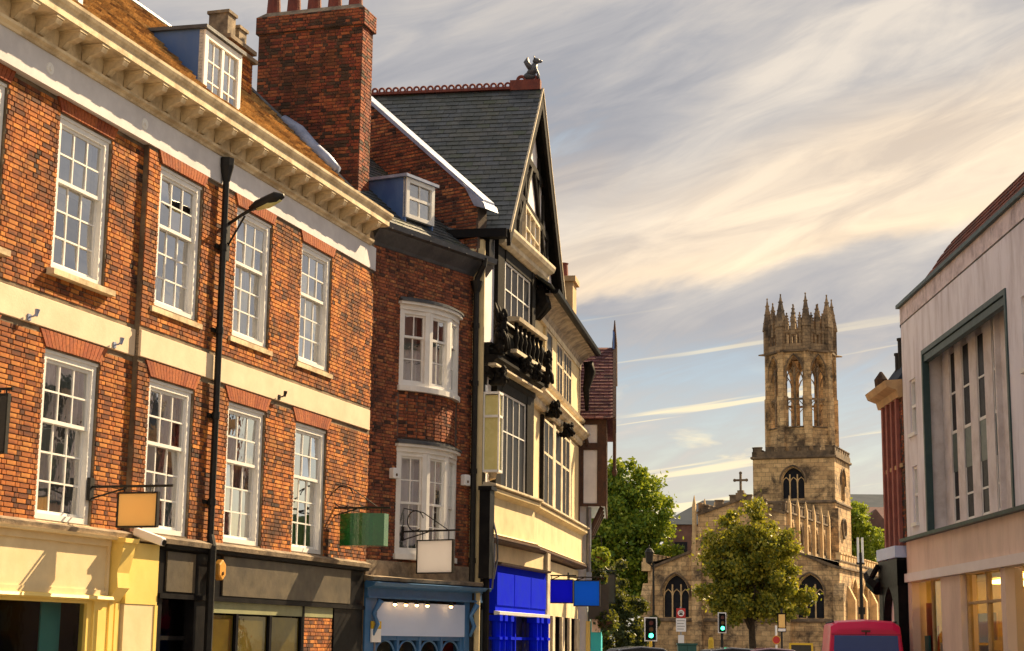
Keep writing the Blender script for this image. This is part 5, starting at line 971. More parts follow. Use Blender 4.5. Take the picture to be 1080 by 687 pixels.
for xf, w in FINS:
    MB(RF).box(xf-w/2, xf+w/2, .30 if w < .2 else .40, .52, c, d-.02).build('fin', 'concrete_fin', r1)
for x0, x1 in GLZ:
    wn = MB(RF).box(x0, x1, .425, .52, 5.25, 6.05).build('window', 'spandrel_green', r1)
    m = MB(RF)
    for z0, z1 in ((4.18, 5.25), (6.05, 7.75)): m.box(x0, x0+.03, .415, .45, z0, z1); m.box(x1-.03, x1, .415, .45, z0, z1); m.box(x0+.05, x1-.05, .415, .45, z0, z0+.06); m.box(x0+.05, x1-.05, .415, .45, (z0+z1)/2-.02, (z0+z1)/2+.02)
    m.build('window_frame', 'white_paint', wn)
    for z0, z1 in ((4.24, 4.70), (4.74, 5.25), (6.11, 6.88), (6.92, 7.75)): MB(RF).add([(x0+.03, .432, z0), (x1-.03, .432, z0), (x1-.03, .432, z1), (x0+.03, .432, z1)], [(0,1,2,3)]).build('pane', 'glass_church', wn)
for x0, x1, z0, z1 in nw:
    m = MB(RF); m.box(x0, x0+.06, .04, .12, z0, z1); m.box(x1-.06, x1, .04, .12, z0, z1); m.box(x0+.06, x1-.06, .04, .12, (z0+z1)/2-.03, (z0+z1)/2+.03); m.box(x0+.06, x1-.06, .04, .12, z1-.06, z1); m.box(x0-.05, x1+.05, -.06, .12, z0-.08, z0); wn = m.build('window', 'white_paint', r1)
    for q0, q1 in ((z0, (z0+z1)/2-.03), ((z0+z1)/2+.03, z1-.06)): MB(RF).add([(x0+.06, .09, q0), (x1-.06, .09, q0), (x1-.06, .09, q1), (x0+.06, .09, q1)], [(0,1,2,3)]).build('pane', 'glass', wn)
    MB(RF).box(x0, x1, .3, .32, z0, z1).build('blind', 'interior', wn)
# shopfront
x = 0.; k = 0
while x < RX-.2: e = min(x+2.06, RX); MB(RF).box(x+.008, e-.008, -.03, .25, 3.26, 3.955).build('fascia_panel', 'render_warm', r1); x = e
m = MB(RF); m.box(.12, RX, -.12, .2, 3.06, 3.245); s5 = m.build('shopfront', 'white_fascia', r1)
for x0, x1 in ((.0, .36), (3.06, 4.66), (7.56, 7.86), (12.0, 12.4)): MB(RF).box(x0, x1, -.02, .3, 0, 3.055).build('pillar', 'render_warm', s5)
m = MB(RF)
for x in (4.66, 6.12, 7.50): m.box(x, x+.06, .10, .2, 0, 3.055)
m.box(4.72, 7.5, .11, .2, 2.48, 2.53); m.box(4.72, 7.5, .11, .2, 0, .2); m.build('window_frame', 'sandstone', s5); m = MB(RF); m.box(.36, 3.06, .11, .2, 0, .35); m.box(1.66, 1.70, .11, .2, .35, 3.055); m.build('window_frame', 'sandstone', s5)
for x0, x1, z0 in ((.36, 1.66, .35), (1.70, 3.06, .35), (4.72, 6.12, .2), (6.18, 7.5, .2), (7.86, 12., .2)): MB(RF).add([(x0, .15, z0), (x1, .15, z0), (x1, .15, 3.05), (x0, .15, 3.05)], [(0,1,2,3)]).build('pane', 'glass_shop', s5)
m = MB(RF); m.add([(.3, 3.2, 0), (13, 3.2, 0), (13, 3.2, 3.1), (.3, 3.2, 3.1), (.3, .3, 3.09), (13, .3, 3.09), (13, 3.2, 3.09), (.3, 3.2, 3.09), (.3, .3, .02), (13, .3, .02), (13, 3.2, .02), (.3, 3.2, .02), (.3, .3, 0), (.3, .3, 3.1)], [(0,1,2,3), (4,5,6,7), (8,9,10,11), (12, 0, 3, 13)]); m.build('shop_interior', 'interior_warm', s5)
for x, y in [(.9, 1.0), (2.3, 1.4), (5.3, 1.0), (6.7, 1.0), (5.9, 2.2), (8.8, 1.4), (1.6, 2.0), (.8, 2.2), (10.5, 1.2)]:
    m = MB(RF); m.box(x-.35, x+.35, y-.08, y+.08, 2.98, 3.06); m.build('ceiling_lamp', 'lamp_warm', s5)
for x0, x1, y, z0, z1, mt in ((.45, 1.2, .9, 1.3, 2.6, 'poster_red'), (.5, .9, .6, .4, 1.9, 'poster_teal'), (1.75, 2.95, 1.0, 1.2, 2.75, 'poster_green'), (1.9, 2.4, .6, .4, 1.75, 'white_panel'), (1.2, 1.6, .7, .4, 2.1, 'poster_red'), (4.9, 5.6, .8, 1.75, 2.3, 'white_panel'), (5.7, 6.1, .9, 1.8, 2.3, 'orange_panel'), (6.4, 7.3, 1.4, .2, 2.1, 'interior'), (4.8, 5.5, .9, .2, 1.7, 'steel'), (5.6, 6.3, 1.3, .2, 1.6, 'interior')):
    MB(RF).box(x0, x1, .20+(y-.6)*.22, .24+(y-.6)*.22, z0, z1).build('display_board', mt, s5)

# ================================================================ narrow red brick building beyond it
r2 = thing('red_brick_corner_building', RF, 'narrow red brick building with stone cornice and black ground floor beside the rendered shop', 'building')
m = MB(RF); m.box(-2.05, -.02, .0, 7, 2.9, 7.35); m.build('wall', 'mortar', r2)
m = MB(RF); bricks(m, -2.05, -.02, 3.7, 7.35); m.m = RF.m @ Matrix.Translation((-2.05, 7, 0)) @ Matrix.Rotation(R_(-90), 4, 'Z'); bricks(m, 3, 7, 3.7, 7.35); m.build('brick_courses', 'brick_red', r2, kind='stuff')
for x in (-1.85, -1.32, -.79, -.26):
    w = MB(RF).box(x-.11, x+.11, -.012, .06, 5.75, 7.1).build('window', 'glass_church', r2); MB(RF).box(x-.13, x+.13, -.05, 0, 5.66, 5.75).build('sill', 'sandstone', w)
    w = MB(RF).box(x-.11, x+.11, -.012, .06, 3.95, 5.45).build('window', 'glass_church', r2)
m = MB(RF)
for x in (-2.05, -1.58, -1.05, -.52): m.box(x, x+.16, -.09, .02, 3.7, 7.3)
m.build('pilaster', 'brick_pink', r2)
m = MB(RF); m.ext_x([(.1, 7.25), (-.10, 7.25), (-.14, 7.40), (-.34, 7.48), (-.40, 7.62), (.1, 7.66)], -2.35, -.02); m.build('cornice', 'sandstone', r2)
m = MB(RF); m.hexa([(-2.2, -.1, 7.66), (-.02, -.1, 7.66), (-.02, 6, 7.66), (-2.2, 6, 7.66)], [(-1.9, .5, 8.5), (-.02, .5, 8.5), (-.02, 5, 8.5), (-1.9, 5, 8.5)]); m.build('mansard_roof', 'far_slate', r2)
for x, z in ((-1.55, 8.45), (-1.2, 8.75), (-.82, 9.0), (-.4, 9.25)): m = MB(RF); m.tube([(x, .25, 7.6), (x, .25, z)], .075, 8); m.tube([(x, .25, z), (x, .25, z+.06)], .095, 8); m.build('flue_pipe', 'iron', r2)
m = MB(RF); m.tube([(-2.1, -.05, 7.66), (-2.1, -.05, 7.95), (-2.1, -.05, 8.15)], [.14, .17, .03], 8); m.build('corner_finial', 'brick_red', r2)
m = MB(RF); m.box(-2.1, -.02, -.22, .3, 0, .9); m.box(-.5, -.02, -.24, .3, .9, 3.55); m.box(-2.1, -1.7, -.24, .3, 1.5, 3.55); m.box(-2.1, -.02, -.25, .3, 3.0, 3.6)
P = arch_pts(1.2, 2.2, 3.0, 6); m.ext_y([(-1.1+x, z) for x, z in P]+[(-.5, 3.05), (-1.7, 3.05)], -.23, .1); sf = m.build('shopfront', 'black_paint', r2)
m = MB(RF); m.tube([(-2.0, -.25, 3.0), (-2.2, -.40, 3.15), (-2.4, -.42, 3.3), (-2.5, -.35, 3.45)], [.2, .16, .13, .05], 7); m.tube([(-1.9, -.3, 3.5), (-2.3, -.45, 3.1)], .07, 6); m.build('scroll_bracket', 'black_paint', sf)
MB(RF).box(-1.7, -.5, -.05, .0, .9, 2.95).build('pane', 'white_panel', sf)
m = MB(RF)
for k in range(5): m.tube([(-1.65+k*.26, -.2, .9), (-1.65+k*.26, -.2, 1.95)], .025, 6)
m.build('window_bars', 'steel', sf)
MB(RF).box(-2.1, -.03, -.28, -.02, 3.62, 3.88).build('sign_fascia', 'pale_blue_panel', r2)
# ================================================================ distant buildings
def far_house(name, label, x, y, ang, w, d, h, rh, wallm, roofm, wins, hip=0.):
    fr = Frame(x, y, ang); t = thing(name, fr, label, 'building'); m = MB(fr); m.box(0, w, 0, d, 0, h); 
    if not hip: m.ext_x([(0, h), (d, h), (d/2, h+rh*.96)], 0, w)
    m.build('wall', wallm, t)
    m = MB(fr); m.add([(-.3, -.3, h), (w+.3, -.3, h), (w+.3, d/2, h+rh), (-.3+hip, d/2, h+rh), (w+.3, d+.3, h), (-.3, d+.3, h)], [(0,1,2,3), (3,2,4,5)]+([(0, 3, 5)] if hip else [])); m.build('roof', roofm, t)
    for wx, wz, ww, wh in wins:
        o = MB(fr).box(wx, wx+ww, -.02, .1, wz, wz+wh).build('window', 'glass_church', t); MB(fr).box(wx-.1, wx+ww+.1, -.1, .0, wz-.15, wz).build('sill', 'stone_old', o)
    return t
far_house('slate_roofed_house', 'brown house with long grey slate roof behind the church left of its gable', 13.4, 148, 100, 15, 12, 11.9, 2.6, 'far_brick', 'far_slate', [(1+2.6*k, 8.6, 1.1, 1.8) for k in range(4)], hip=3.4)
far_house('hillside_terrace', 'far dark slate roofed building behind the church tower on the right', 36, 205, 92, 26, 14, 18.2, 2.2, 'far_brick', 'far_slate', [(2+4*k, 9, 1.4, 2) for k in range(6)])
t = far_house('gabled_brown_house', 'brown brick house with a small gable beyond the lime green tree', 31.0, 160, 95, 14, 10, 12.4, 2.6, 'far_brick', 'tile_plum', [(1+2.4*k, 8.6, 1.2, 2.0) for k in range(5)])
FH = Frame(31.0, 160, 95); m = MB(FH); m.ext_y([(2, 12.4), (5, 12.4), (3.5, 14.4)], -.5, 3); m.build('gable', 'far_brick', t)
FB = Frame(26.6, 128, 92); t = thing('blue_fronted_shop', FB, 'low shop with blue fascia at the end of the street right of the church', 'building'); MB(FB).box(0, 7, 0, 5, 0, 5.6).build('wall', 'far_brick', t); MB(FB).box(-.1, 7.1, -.3, 0, 5.0, 6.6).build('fascia', 'blue_sign', t); MB(FB).box(.6, 6.4, -.03, .1, .5, 4.6).build('window', 'glass_blue', t)

# ================================================================ trees
def tree(name, label, x, y, h, blobs, n, leaf, mat, trunk_r, seed, fork=.35, dens=None):
    """tapered trunk, limbs out to every leaf mass, thousands of leaf-sized faces in uneven clumps"""
    r = random.Random(seed); fr = Sub(Matrix.Translation((x, y, 0))); t = thing(name, fr, label, 'tree')
    m = MB(fr); top = h*fork; m.tube([(0, 0, 0), (.05, .03, top*.5), (0, .02, top), (.06, 0, h*.8)], [trunk_r*1.25, trunk_r, trunk_r*.85, trunk_r*.15], 9)
    clumps = []
    for bx, by, bz, br, bh in blobs:
        m.tube([(0, 0, top*(.75+.3*r.random())), (bx*.45, by*.45, (top+bz)*.5), (bx*.9, by*.9, bz)], [trunk_r*.5, trunk_r*.3, trunk_r*.08], 6)
        for _ in range(max(6, int(br*br*9))):
            d = Vector((r.gauss(0, 1), r.gauss(0, 1), r.gauss(0, 1))).normalized(); q = (.55+.5*r.random()); p = Vector((bx+d.x*br*q, by+d.y*br*q, bz+d.z*bh*q)); clumps.append((p, .22*br+.25*r.random()*br))
            if r.random() < .35: m.tube([(bx*.8, by*.8, bz-.1*bh), tuple(p)], [trunk_r*.12, .015], 4)
    m.build('trunk', 'bark', t, smooth=True)
    m = MB(fr); V = []; F = []
    for i in range(n):
        p, s = clumps[r.randrange(len(clumps))]; c = p+Vector((r.gauss(0, .45), r.gauss(0, .45), r.gauss(0, .36)))*s
        a = Vector((r.gauss(0, 1), r.gauss(0, 1), r.gauss(0, .8))).normalized(); b = a.orthogonal().normalized(); b = (Matrix.Rotation(r.random()*6.28, 3, a) @ b); e = a.cross(b); l = leaf*(.6+.8*r.random())
        k = len(V); V += [c-b*l*.5, c+e*l*.32+a*l*.05, c+b*l*.55, c-e*l*.32+a*l*.05]; F.append((k, k+1, k+2, k+3))
    m.v = [tuple(fr.m @ q) for q in V]; m.f = F; m.build('crown', mat, t); return t
def P(px, depth): return ((px-540)/1811*depth, depth)
x, y = P(797, 80)
tree('street_tree', 'golden green broad tree in front of the church front', x, y, 8.4, [(0, 0, 6.9, 1.3, 1.3), (-1.0, .2, 5.6, 1.35, 1.3), (1.1, -.2, 5.5, 1.35, 1.35), (0, .5, 5.0, 1.5, 1.5), (-1.7, 0, 4.3, 1.05, .9), (1.85, .1, 4.1, 1.05, 1.0), (.1, -.9, 4.3, 1.3, 1.2), (-.9, .8, 4.2, 1.2, 1.1), (1.0, .9, 4.3, 1.2, 1.1), (-2.0, -.3, 3.5, .7, .5), (2.3, -.2, 3.5, .6, .6), (0, 0, 6.0, 1.5, 1.2), (-.5, 0, 7.3, .8, .9), (.6, 0, 6.9, .9, .9), (0, 0, 3.5, 1.3, .7), (-1., -.5, 3.2, .9, .5), (1.2, -.4, 3.2, .9, .5)], 48000, .17, 'leaf_gold', .17, 11)
x, y = P(660, 122)
tree('tall_tree', 'tall bright green tree left of the church behind its aisle', x, y, 15.0, [(0, 0, 13.0, 1.8, 1.5), (-1.5, 0, 11.0, 2.4, 2.2), (1.6, .3, 11.0, 2.2, 2.2), (0, 0, 8.8, 3.0, 2.6), (2.4, -.3, 8.2, 1.8, 1.8), (-2.6, 0, 8.3, 2.2, 2.2), (2.2, 0, 6.2, 1.5, 1.5), (0, 0, 5.6, 2.6, 2.0), (-2.6, 0, 5.4, 2.2, 2.0)], 56000, .28, 'leaf_green', .32, 12)
x, y = P(655, 96)
tree('dark_evergreen', 'dark dense evergreen standing below the tall tree', x, y, 6.5, [(0, 0, 5.2, 1.0, 1.3), (-.7, 0, 3.6, 1.2, 1.4), (.7, 0, 3.5, 1.1, 1.4), (0, 0, 2.2, 1.4, 1.2), (1.0, .2, 2.0, .8, .9)], 12000, .18, 'leaf_dark', .14, 13, .3)
x, y = P(908, 150)
tree('lime_tree', 'bright lime green tree just right of the church tower', x, y, 14.5, [(0, 0, 12.6, 1.6, 1.7), (-.8, 0, 10.6, 1.9, 2.0), (.9, 0, 10.0, 1.8, 2.2), (0, 0, 8.0, 2.3, 2.3), (-.5, 0, 6.0, 2.2, 2.0), (1.0, 0, 6.4, 1.6, 2.)], 20000, .28, 'leaf_lime', .25, 14)

# ================================================================ hanging signs and wall fittings on the left
def hung_sign(name, label, fr, u, y0, y1, z0, z1, mat, bar_z, bar_y, th=.05, scroll=False, edge='iron', cyl=False):
    """board at right angles to the wall (faces the camera), hung from an iron bracket fixed to the wall"""
    f = Sub(fr.at(u, 0, 0)); t = thing(name, f, label, 'sign', 'hanging signs along the left side of the street'); m = MB(f)
    if cyl:
        c = (y0+y1)/2; r = abs(y1-y0)/2;
        m.hexa([(-.16, y1, z0), (.16, y1, z0), (.16, y0, z0), (-.16, y0, z0)], [(-.16, y1, z1), (.16, y1, z1), (.16, y0, z1), (-.16, y0, z1)])
        m.v = []; m.f = []; n = 14; pl = [(-.10-.14*math.sin(math.pi*i/n), y0+(y1-y0)*i/n) for i in range(n+1)]+[(.10+.14*math.sin(math.pi*i/n), y1+(y0-y1)*i/n) for i in range(n+1)]; m.ext_z(pl, z0, z1)
        m.build('board', mat, t, smooth=False)
    else:
        m.box(-th/2, th/2, y1, y0, z0, z1); m.build('board', mat, t, bevel=.006)
        m = MB(f); e = .022
        for a, b, c, d in ((y1-e, y1, z0-e, z1+e), (y0, y0+e, z0-e, z1+e), (y1, y0, z1, z1+e), (y1, y0, z0-e, z0)): m.box(-th/2-.008, th/2+.008, a, b, c, d)
        m.build('frame', edge, t)
    m = MB(f); m.tube([(0, .02, bar_z), (0, bar_y, bar_z)], .018, 7); m.box(-.05, .05, -.03, .02, bar_z-.18, bar_z+.12)
    for q in (.12, .88): yy = y0+(y1-y0)*q; m.tube([(0, yy, z1), (0, yy, bar_z)], .01, 5)
    m.tube([(0, .0, bar_z-.16), (0, bar_y*.45, bar_z-.02)], .012, 6)
    if scroll: m.ring((0, bar_y*.22, bar_z+.20), .19, .012, 'x', 20, 5, -2.2, 2.9); m.tube([(0, 0, bar_z+.45), (0, bar_y*.35, bar_z+.35), (0, bar_y*.8, bar_z)], .010, 5)
    m.build('bracket', 'iron', t); return t
hung_sign('hanging_sign', 'blank orange hanging sign below the second brick window', FF, .55, -.45, -1.0, 3.08, 3.50, 'orange_lit', 3.60, -1.22)
hung_sign('hanging_sign', 'glossy dark green rounded hanging sign at the end of the brick townhouse', FF, 8.5, -.25, -1.08, 3.27, 3.83, 'green_gloss', 3.94, -1.15, scroll=True, cyl=True)
hung_sign('hanging_sign', 'blank white square sign hanging from a scrolled bracket over the steel-blue shop', GF, 1.25, -.38, -1.18, 2.92, 3.51, 'white_lit', 3.70, -1.35, scroll=True)
hung_sign('hanging_sign', 'black sign cut by the left edge of the photo', FF, -1.80, -.04, -.24, 3.80, 4.48, 'dark_panel', 4.56, -.3)
hung_sign('hanging_sign', 'deep blue square hanging sign beside the royal blue shopfront', BF, 2.9, -.08, -.66, 2.60, 3.13, 'blue_lit', 3.24, -.75)
hung_sign('hanging_sign', 'azure blue hanging sign between the deep blue sign and the dark one', BF, 7.0, -.18, -.84, 2.62, 3.26, 'azure_lit', 3.36, -.95)
hung_sign('hanging_sign', 'near-black hanging sign with gold scroll bracket in front of the dark tree', HF, 1.8, -.34, -1.0, 2.80, 3.60, 'dark_panel', 3.72, -1.05, scroll=True)
# wall street lamp on its long arm
t = thing('wall_street_lamp', Sub(FF.at(3.92, 0, 7.5)), 'long-armed dark street lamp fixed to the brick wall beside the drainpipe', 'street lamp'); f = Sub(FF.at(3.92, 0, 0))
m = MB(f); y = PY; m.box(-.05, .05, y-.05, y, 7.40, 8.05); m.tube([(0, y-.03, 7.98), (0, -.35, 8.12), (0, -.55, 8.22)], .028, 8); m.tube([(0, y-.03, 7.62), (0, -.40, 8.10)], .016, 6); m.build('arm', 'iron', t)
m = MB(f); m.tube([(0, -.48, 8.20), (0, -.60, 8.26), (0, -.92, 8.36), (0, -1.05, 8.38)], [.04, .075, .095, .035], 10); m.build('housing', 'iron', t, smooth=True)
m = MB(f); m.tube([(0, -.60, 8.20), (0, -.80, 8.26), (0, -1.0, 8.32)], [.035, .065, .03], 8); m.build('lens', 'lantern_glass', t, smooth=True)
# lantern box, camera, alarm boxes
t = thing('wall_lantern', Sub(AF.at(.02, -.05, 5.0)), 'tall yellow-green glass box lantern at the corner of the timbered house', 'lantern'); f = Sub(AF.at(.02, 0, 0))
m = MB(f); m.box(-.12, .12, -.32, -.04, 5.08, 6.62); m.build('glass_box', 'lantern_glass', t)
m = MB(f)
for z in (5.04, 6.16, 6.64): m.box(-.16, .16, -.36, -.02, z, z+.05)
for xx, yy in ((-.16, -.36), (.13, -.36), (-.16, -.05), (.13, -.05)): m.box(xx, xx+.03, yy, yy+.03, 5.05, 6.66)
m.box(-.05, .05, -.05, .05, 6.69, 6.85); m.build('frame', 'white_paint', t)
m = MB(f); m.tube([(0, -.19, 5.04), (0, -.19, 4.95), (0, -.12, 4.9)], [.10, .08, .03], 8); m.build('drip_finial', 'stone_trim', t)
t = thing('security_camera', Sub(FF.at(1.5, -.3, 3.0)), 'white bullet security camera above the yellow shop pilaster', 'camera'); f = Sub(FF.at(1.45, 0, 0))
m = MB(f); m.hexa([(-.06, -.62, 2.87), (.06, -.62, 2.87), (.06, -.18, 3.02), (-.06, -.18, 3.02)], [(-.06, -.64, 2.98), (.06, -.64, 2.98), (.06, -.20, 3.13), (-.06, -.20, 3.13)]); m.build('housing', 'white_panel', t, bevel=.015)
m = MB(f); m.tube([(0, -.3, 3.0), (0, -.16, 2.96), (0, .0, 2.98)], .025, 6); m.build('bracket', 'steel', t); m = MB(f); m.tube([(0, -.615, 2.925), (0, -.65, 2.91)], .04, 10); m.build('lens', 'black_paint', t)
def alarm(name, label, fr, u, y, z, mat, hexagon=True, w=.13, h=.16):
    f = Sub(fr.at(u, y, z)); t = thing(name, f, label, 'alarm box', 'alarm boxes on the left facades'); m = MB(f)
    pr = [(w*math.sin(math.pi/3*k), h*math.cos(math.pi/3*k)) for k in range(6)] if hexagon else [(-w, -h), (w, -h), (w, h*.8), (w*.8, h), (-w*.8, h), (-w, h*.8)]
    m.ext_y(pr, -.11, 0); m.build('cover', mat, t, bevel=.02); m = MB(f); m.blob((0, -.115, -h*.3), .03, .012, .03, 8, 5); m.build('strobe', 'lens_amber', t)
alarm('alarm_box', 'orange hexagonal alarm box between the two shopfronts', FF, 3.98, PY-.06, 2.66, 'alarm_orange')
alarm('alarm_box', 'white alarm box left of the lower bow window', GF, .86, -.01, 4.78, 'white_panel', False, .10, .10)
alarm('alarm_box', 'white alarm box right of the lower bow window', GF, 3.22, -.01, 4.85, 'white_panel', False, .10, .11)
f = Sub(GF.at(.30, -.14, 0)); t = thing('notice_sign', f, 'small yellow and white notice at the left of the steel-blue shop', 'sign'); m = MB(f); m.box(-.14, .14, -.03, 0, 1.62, 1.86); m.build('plate', 'white_panel', t); m = MB(f); m.box(-.14, .14, -.032, .002, 1.862, 2.0); m.build('header', 'yellow', t); m = MB(f); m.box(-.02, .02, 0, .02, 1.0, 2.0); m.build('post', 'steel', t)
# hanging flower baskets
def basket(label, fr, u, y, z, r, leafm, pot):
    f = Sub(fr.at(u, y, z)); t = thing('hanging_basket', f, label, 'flower basket', 'hanging flower baskets'); m = MB(f); m.lathe((0, 0, 0), [(.03, -r*.9), (r*.5, -r*.65), (r*.85, -.05), (r*.9, 0), (0, .0)], 12); m.build('pot', pot, t)
    q = random.Random(int(u*100)); m = MB(f)
    for k in range(500):
        d = Vector((q.gauss(0, 1), q.gauss(0, 1), q.gauss(.25, .8))).normalized()*r*(.6+.7*q.random()); e = Vector((q.gauss(0, 1), q.gauss(0, 1), q.gauss(0, 1))).normalized(); g = e.orthogonal().normalized()*.06; h_ = e.cross(g); m.add([d-g, d+h_*.7, d+g, d-h_*.7], [(0,1,2,3)])
    m.build('plants', leafm, t)
    m = MB(f); m.tube([(0, 0, r*.4), (0, 0, r*2.6)], .012, 5); m.tube([(0, 0, r*2.6), (0, -y-.02, r*2.6)], .016, 5); m.build('hanger', 'iron', t)
basket('terracotta hanging pot high on the white timbered house', HF, .55, -.62, 4.05, .22, 'leaf_green', 'terracotta')
basket('second hanging pot lower on the white timbered house', HF, .4, -.55, 3.45, .20, 'leaf_dark', 'terracotta')
basket('dark trailing basket under the azure sign', HF, .2, -.75, 2.25, .30, 'leaf_dark', 'brown_timber')

# ================================================================ street furniture by the church
def st(name, label, cat, px, depth): x, y = P(px, depth); f = Sub(Matrix.Translation((x, y, 0))); return thing(name, f, label, cat), f
def signal(label, px, depth, z0, z1, edge):
    t, f = st('traffic_light', label, 'traffic light', px, depth); t['group'] = 'traffic lights by the church'; h = z1-z0; w = h*.19; bw = w*1.5 if edge else w*1.08
    m = MB(f); m.tube([(0, .12, 0), (0, .12, z1+.1)], .06, 10); m.build('pole', 'yellow' if edge else 'iron', t)
    m = MB(f); m.box(-bw, bw, .02, .04, z0-.06, z1+.06); m.build('backing_board', 'black_paint', t)
    m = MB(f); b = .045
    for q in ((-bw-b, -bw, z0-.06-b, z1+.06+b), (bw, bw+b, z0-.06-b, z1+.06+b), (-bw, bw, z1+.06, z1+.06+b), (-bw, bw, z0-.06-b, z0-.06)): m.box(q[0], q[1], .015, .045, q[2], q[3])
    m.build('border', 'white_panel', t)
    m = MB(f); m.box(-w, w, -.14, .02, z0, z1); m.build('head', 'black_paint', t)
    for k, mt in ((0, 'lens_green'), (1, 'lens_amber'), (2, 'lens_red')):
        zc = z0+h*(k+.5)/3; m = MB(f); m.tube([(0, -.14, zc), (0, -.155, zc)], h*.125, 14); m.build('lens', mt, t); m = MB(f); m.ring((0, -.20, zc), h*.135, .02, 'y', 12, 4, -.3, math.pi+.3); m.build('hood', 'black_paint', t)
signal('nearer traffic light showing green with white border beside the evergreen', 690.5, 70, 1.86, 2.62, True)
signal('smaller traffic light showing green under the golden tree', 766, 76, 2.26, 2.96, False)
t, f = st('lamp_post', 'slim black lamp post with lantern and round flower ball left of the church', 'lamp post', 693.5, 76)
m = MB(f); m.tube([(0, 0, 0), (0, 0, .9), (0, 0, 1.0), (0, 0, 5.2)], [.12, .11, .06, .045], 10); m.build('post', 'iron', t)
m = MB(f); m.lathe((-.18, 0, 5.15), [(.05, 0), (.15, .08), (.20, .50), (.22, .52), (.12, .68), (.03, .72), (.03, .82), (0, .85)], 8); m.tube([(0, 0, 5.0), (-.18, 0, 5.16)], .03, 6); m.build('lantern', 'iron', t)
m = MB(f); q = random.Random(5)
for k in range(900): d = Vector((q.gauss(0, 1), q.gauss(0, 1), q.gauss(0, 1))).normalized()*.28*(.8+.25*q.random())+Vector((0, -.05, 2.6)); e = Vector((q.gauss(0, 1), q.gauss(0, 1), q.gauss(0, 1))).normalized(); g = e.orthogonal().normalized()*.05; h_ = e.cross(g); m.add([d-g, d+h_*.7, d+g, d-h_*.7], [(0,1,2,3)])
m.build('flower_ball', 'leaf_dark', t)
t, f = st('sign_post', 'post with red ringed road sign and white plates left of the golden tree', 'road sign', 722.5, 76)
m = MB(f); m.tube([(0, .06, 0), (0, .06, 3.3)], .04, 8); m.build('post', 'steel', t)
m = MB(f); m.box(-.20, .20, 0, .03, 2.80, 3.22); m.build('backing_plate', 'red_sign', t)
m = MB(f); m.tube([(0, -.012, 3.01), (0, 0, 3.01)], .155, 20); rd = m.build('roundel', 'white_panel', t); m = MB(f); m.ring((0, -.012, 3.01), .165, .022, 'y', 24, 6); m.build('ring', 'red_sign', t)
m = MB(f); m.box(-.08, .08, -.016, -.011, 2.93, 2.985); m.box(-.05, .05, -.016, -.011, 2.985, 3.01); m.ring((-.05, -.014, 3.05), .028, .007, 'y', 10, 4); m.ring((.05, -.014, 3.05), .028, .007, 'y', 10, 4); m.tube([(-.05, -.014, 3.05), (0, -.014, 3.09), (.05, -.014, 3.05)], .008, 4); m.build('pictogram', 'black_paint', rd)
m = MB(f); m.box(-.22, .22, 0, .03, 2.20, 2.78); pl = m.build('plate', 'white_panel', t)
m = MB(f)
for k in range(4): m.box(-.17, .17-.05*(k % 2), -.004, 0, 2.66-k*.12, 2.69-k*.12)
m.build('plate_lines', 'steel', pl)
m = MB(f); m.box(-.13, .13, 0, .03, 1.68, 2.05); m.build('plate', 'white_panel', t)
t, f = st('street_cabinet', 'dark green street cabinet at the foot of the ringed road sign', 'cabinet', 729, 74); m = MB(f); m.box(-.40, .40, 0, .4, 0, 1.62); m.build('body', 'cabinet_green', t, bevel=.02); m = MB(f); m.box(-.44, .44, -.04, .44, 1.62, 1.70); m.build('lid', 'cabinet_green', t); m = MB(f); m.box(-.005, .005, -.006, 0, .1, 1.6); m.box(.06, .10, -.03, 0, .9, 1.05); m.build('door_handle', 'black_paint', t)
t, f = st('bus_stop_flag', 'black post with tall cream timetable panel right of the golden tree trunk', 'sign', 829, 75); m = MB(f); m.tube([(0, .05, 0), (0, .05, 3.25)], .045, 8); m.build('post', 'iron', t); m = MB(f); m.box(-.19, .19, -.02, .02, 2.22, 3.05); pn = m.build('panel', 'black_paint', t); m = MB(f); m.box(-.14, .14, -.03, -.021, 2.42, 2.99); m.build('timetable', 'orange_panel', pn); m = MB(f); m.box(-.16, .16, -.03, -.021, 2.26, 2.38); m.build('strip', 'white_panel', pn)
t, f = st('red_roundel_sign', 'small round red sign on a white post beside the timetable panel', 'road sign', 823, 74); m = MB(f); m.tube([(0, .04, 0), (0, .04, 2.5)], .045, 8); m.build('post', 'white_panel', t); m = MB(f); m.tube([(0, -.01, 1.88), (0, .01, 1.88)], .19, 20); m.build('disc', 'red_sign', t); m = MB(f); m.ring((0, -.012, 1.88), .17, .02, 'y', 20, 5); m.build('rim', 'alarm_orange', t)
t, f = st('yellow_bollard', 'yellow bollard between the cabinet and the smaller traffic light', 'bollard', 754, 78); m = MB(f); m.tube([(0, 0, 0), (0, 0, 1.85), (0, 0, 1.98)], [.13, .13, .07], 12); m.build('body', 'yellow', t); m = MB(f); m.ring((0, 0, 1.2), .135, .02, 'z', 16, 5); m.build('band', 'white_panel', t)
t, f = st('framed_board', 'dark notice board with yellow frame at the foot of the church front', 'board', 849, 72); m = MB(f); m.box(-.42, .42, 0, .06, .5, 1.68); m.build('panel', 'dark_panel', t); m = MB(f)
for q in ((-.5, -.42, .45, 1.76), (.42, .5, .45, 1.76), (-.42, .42, 1.68, 1.76)): m.box(q[0], q[1], -.02, .08, q[2], q[3])
for xx in (-.46, .46): m.tube([(xx, .03, 0), (xx, .03, .5)], .03, 6)
m.build('frame', 'yellow', t)
t, f = st('lamp_column', 'tall dark lamp column with twin white tubes beside the church aisle', 'lamp post', 914, 84); m = MB(f); m.tube([(0, 0, 0), (0, 0, 1.2), (0, 0, 6.2)], [.13, .11, .07], 10); m.build('column', 'iron', t); m = MB(f)
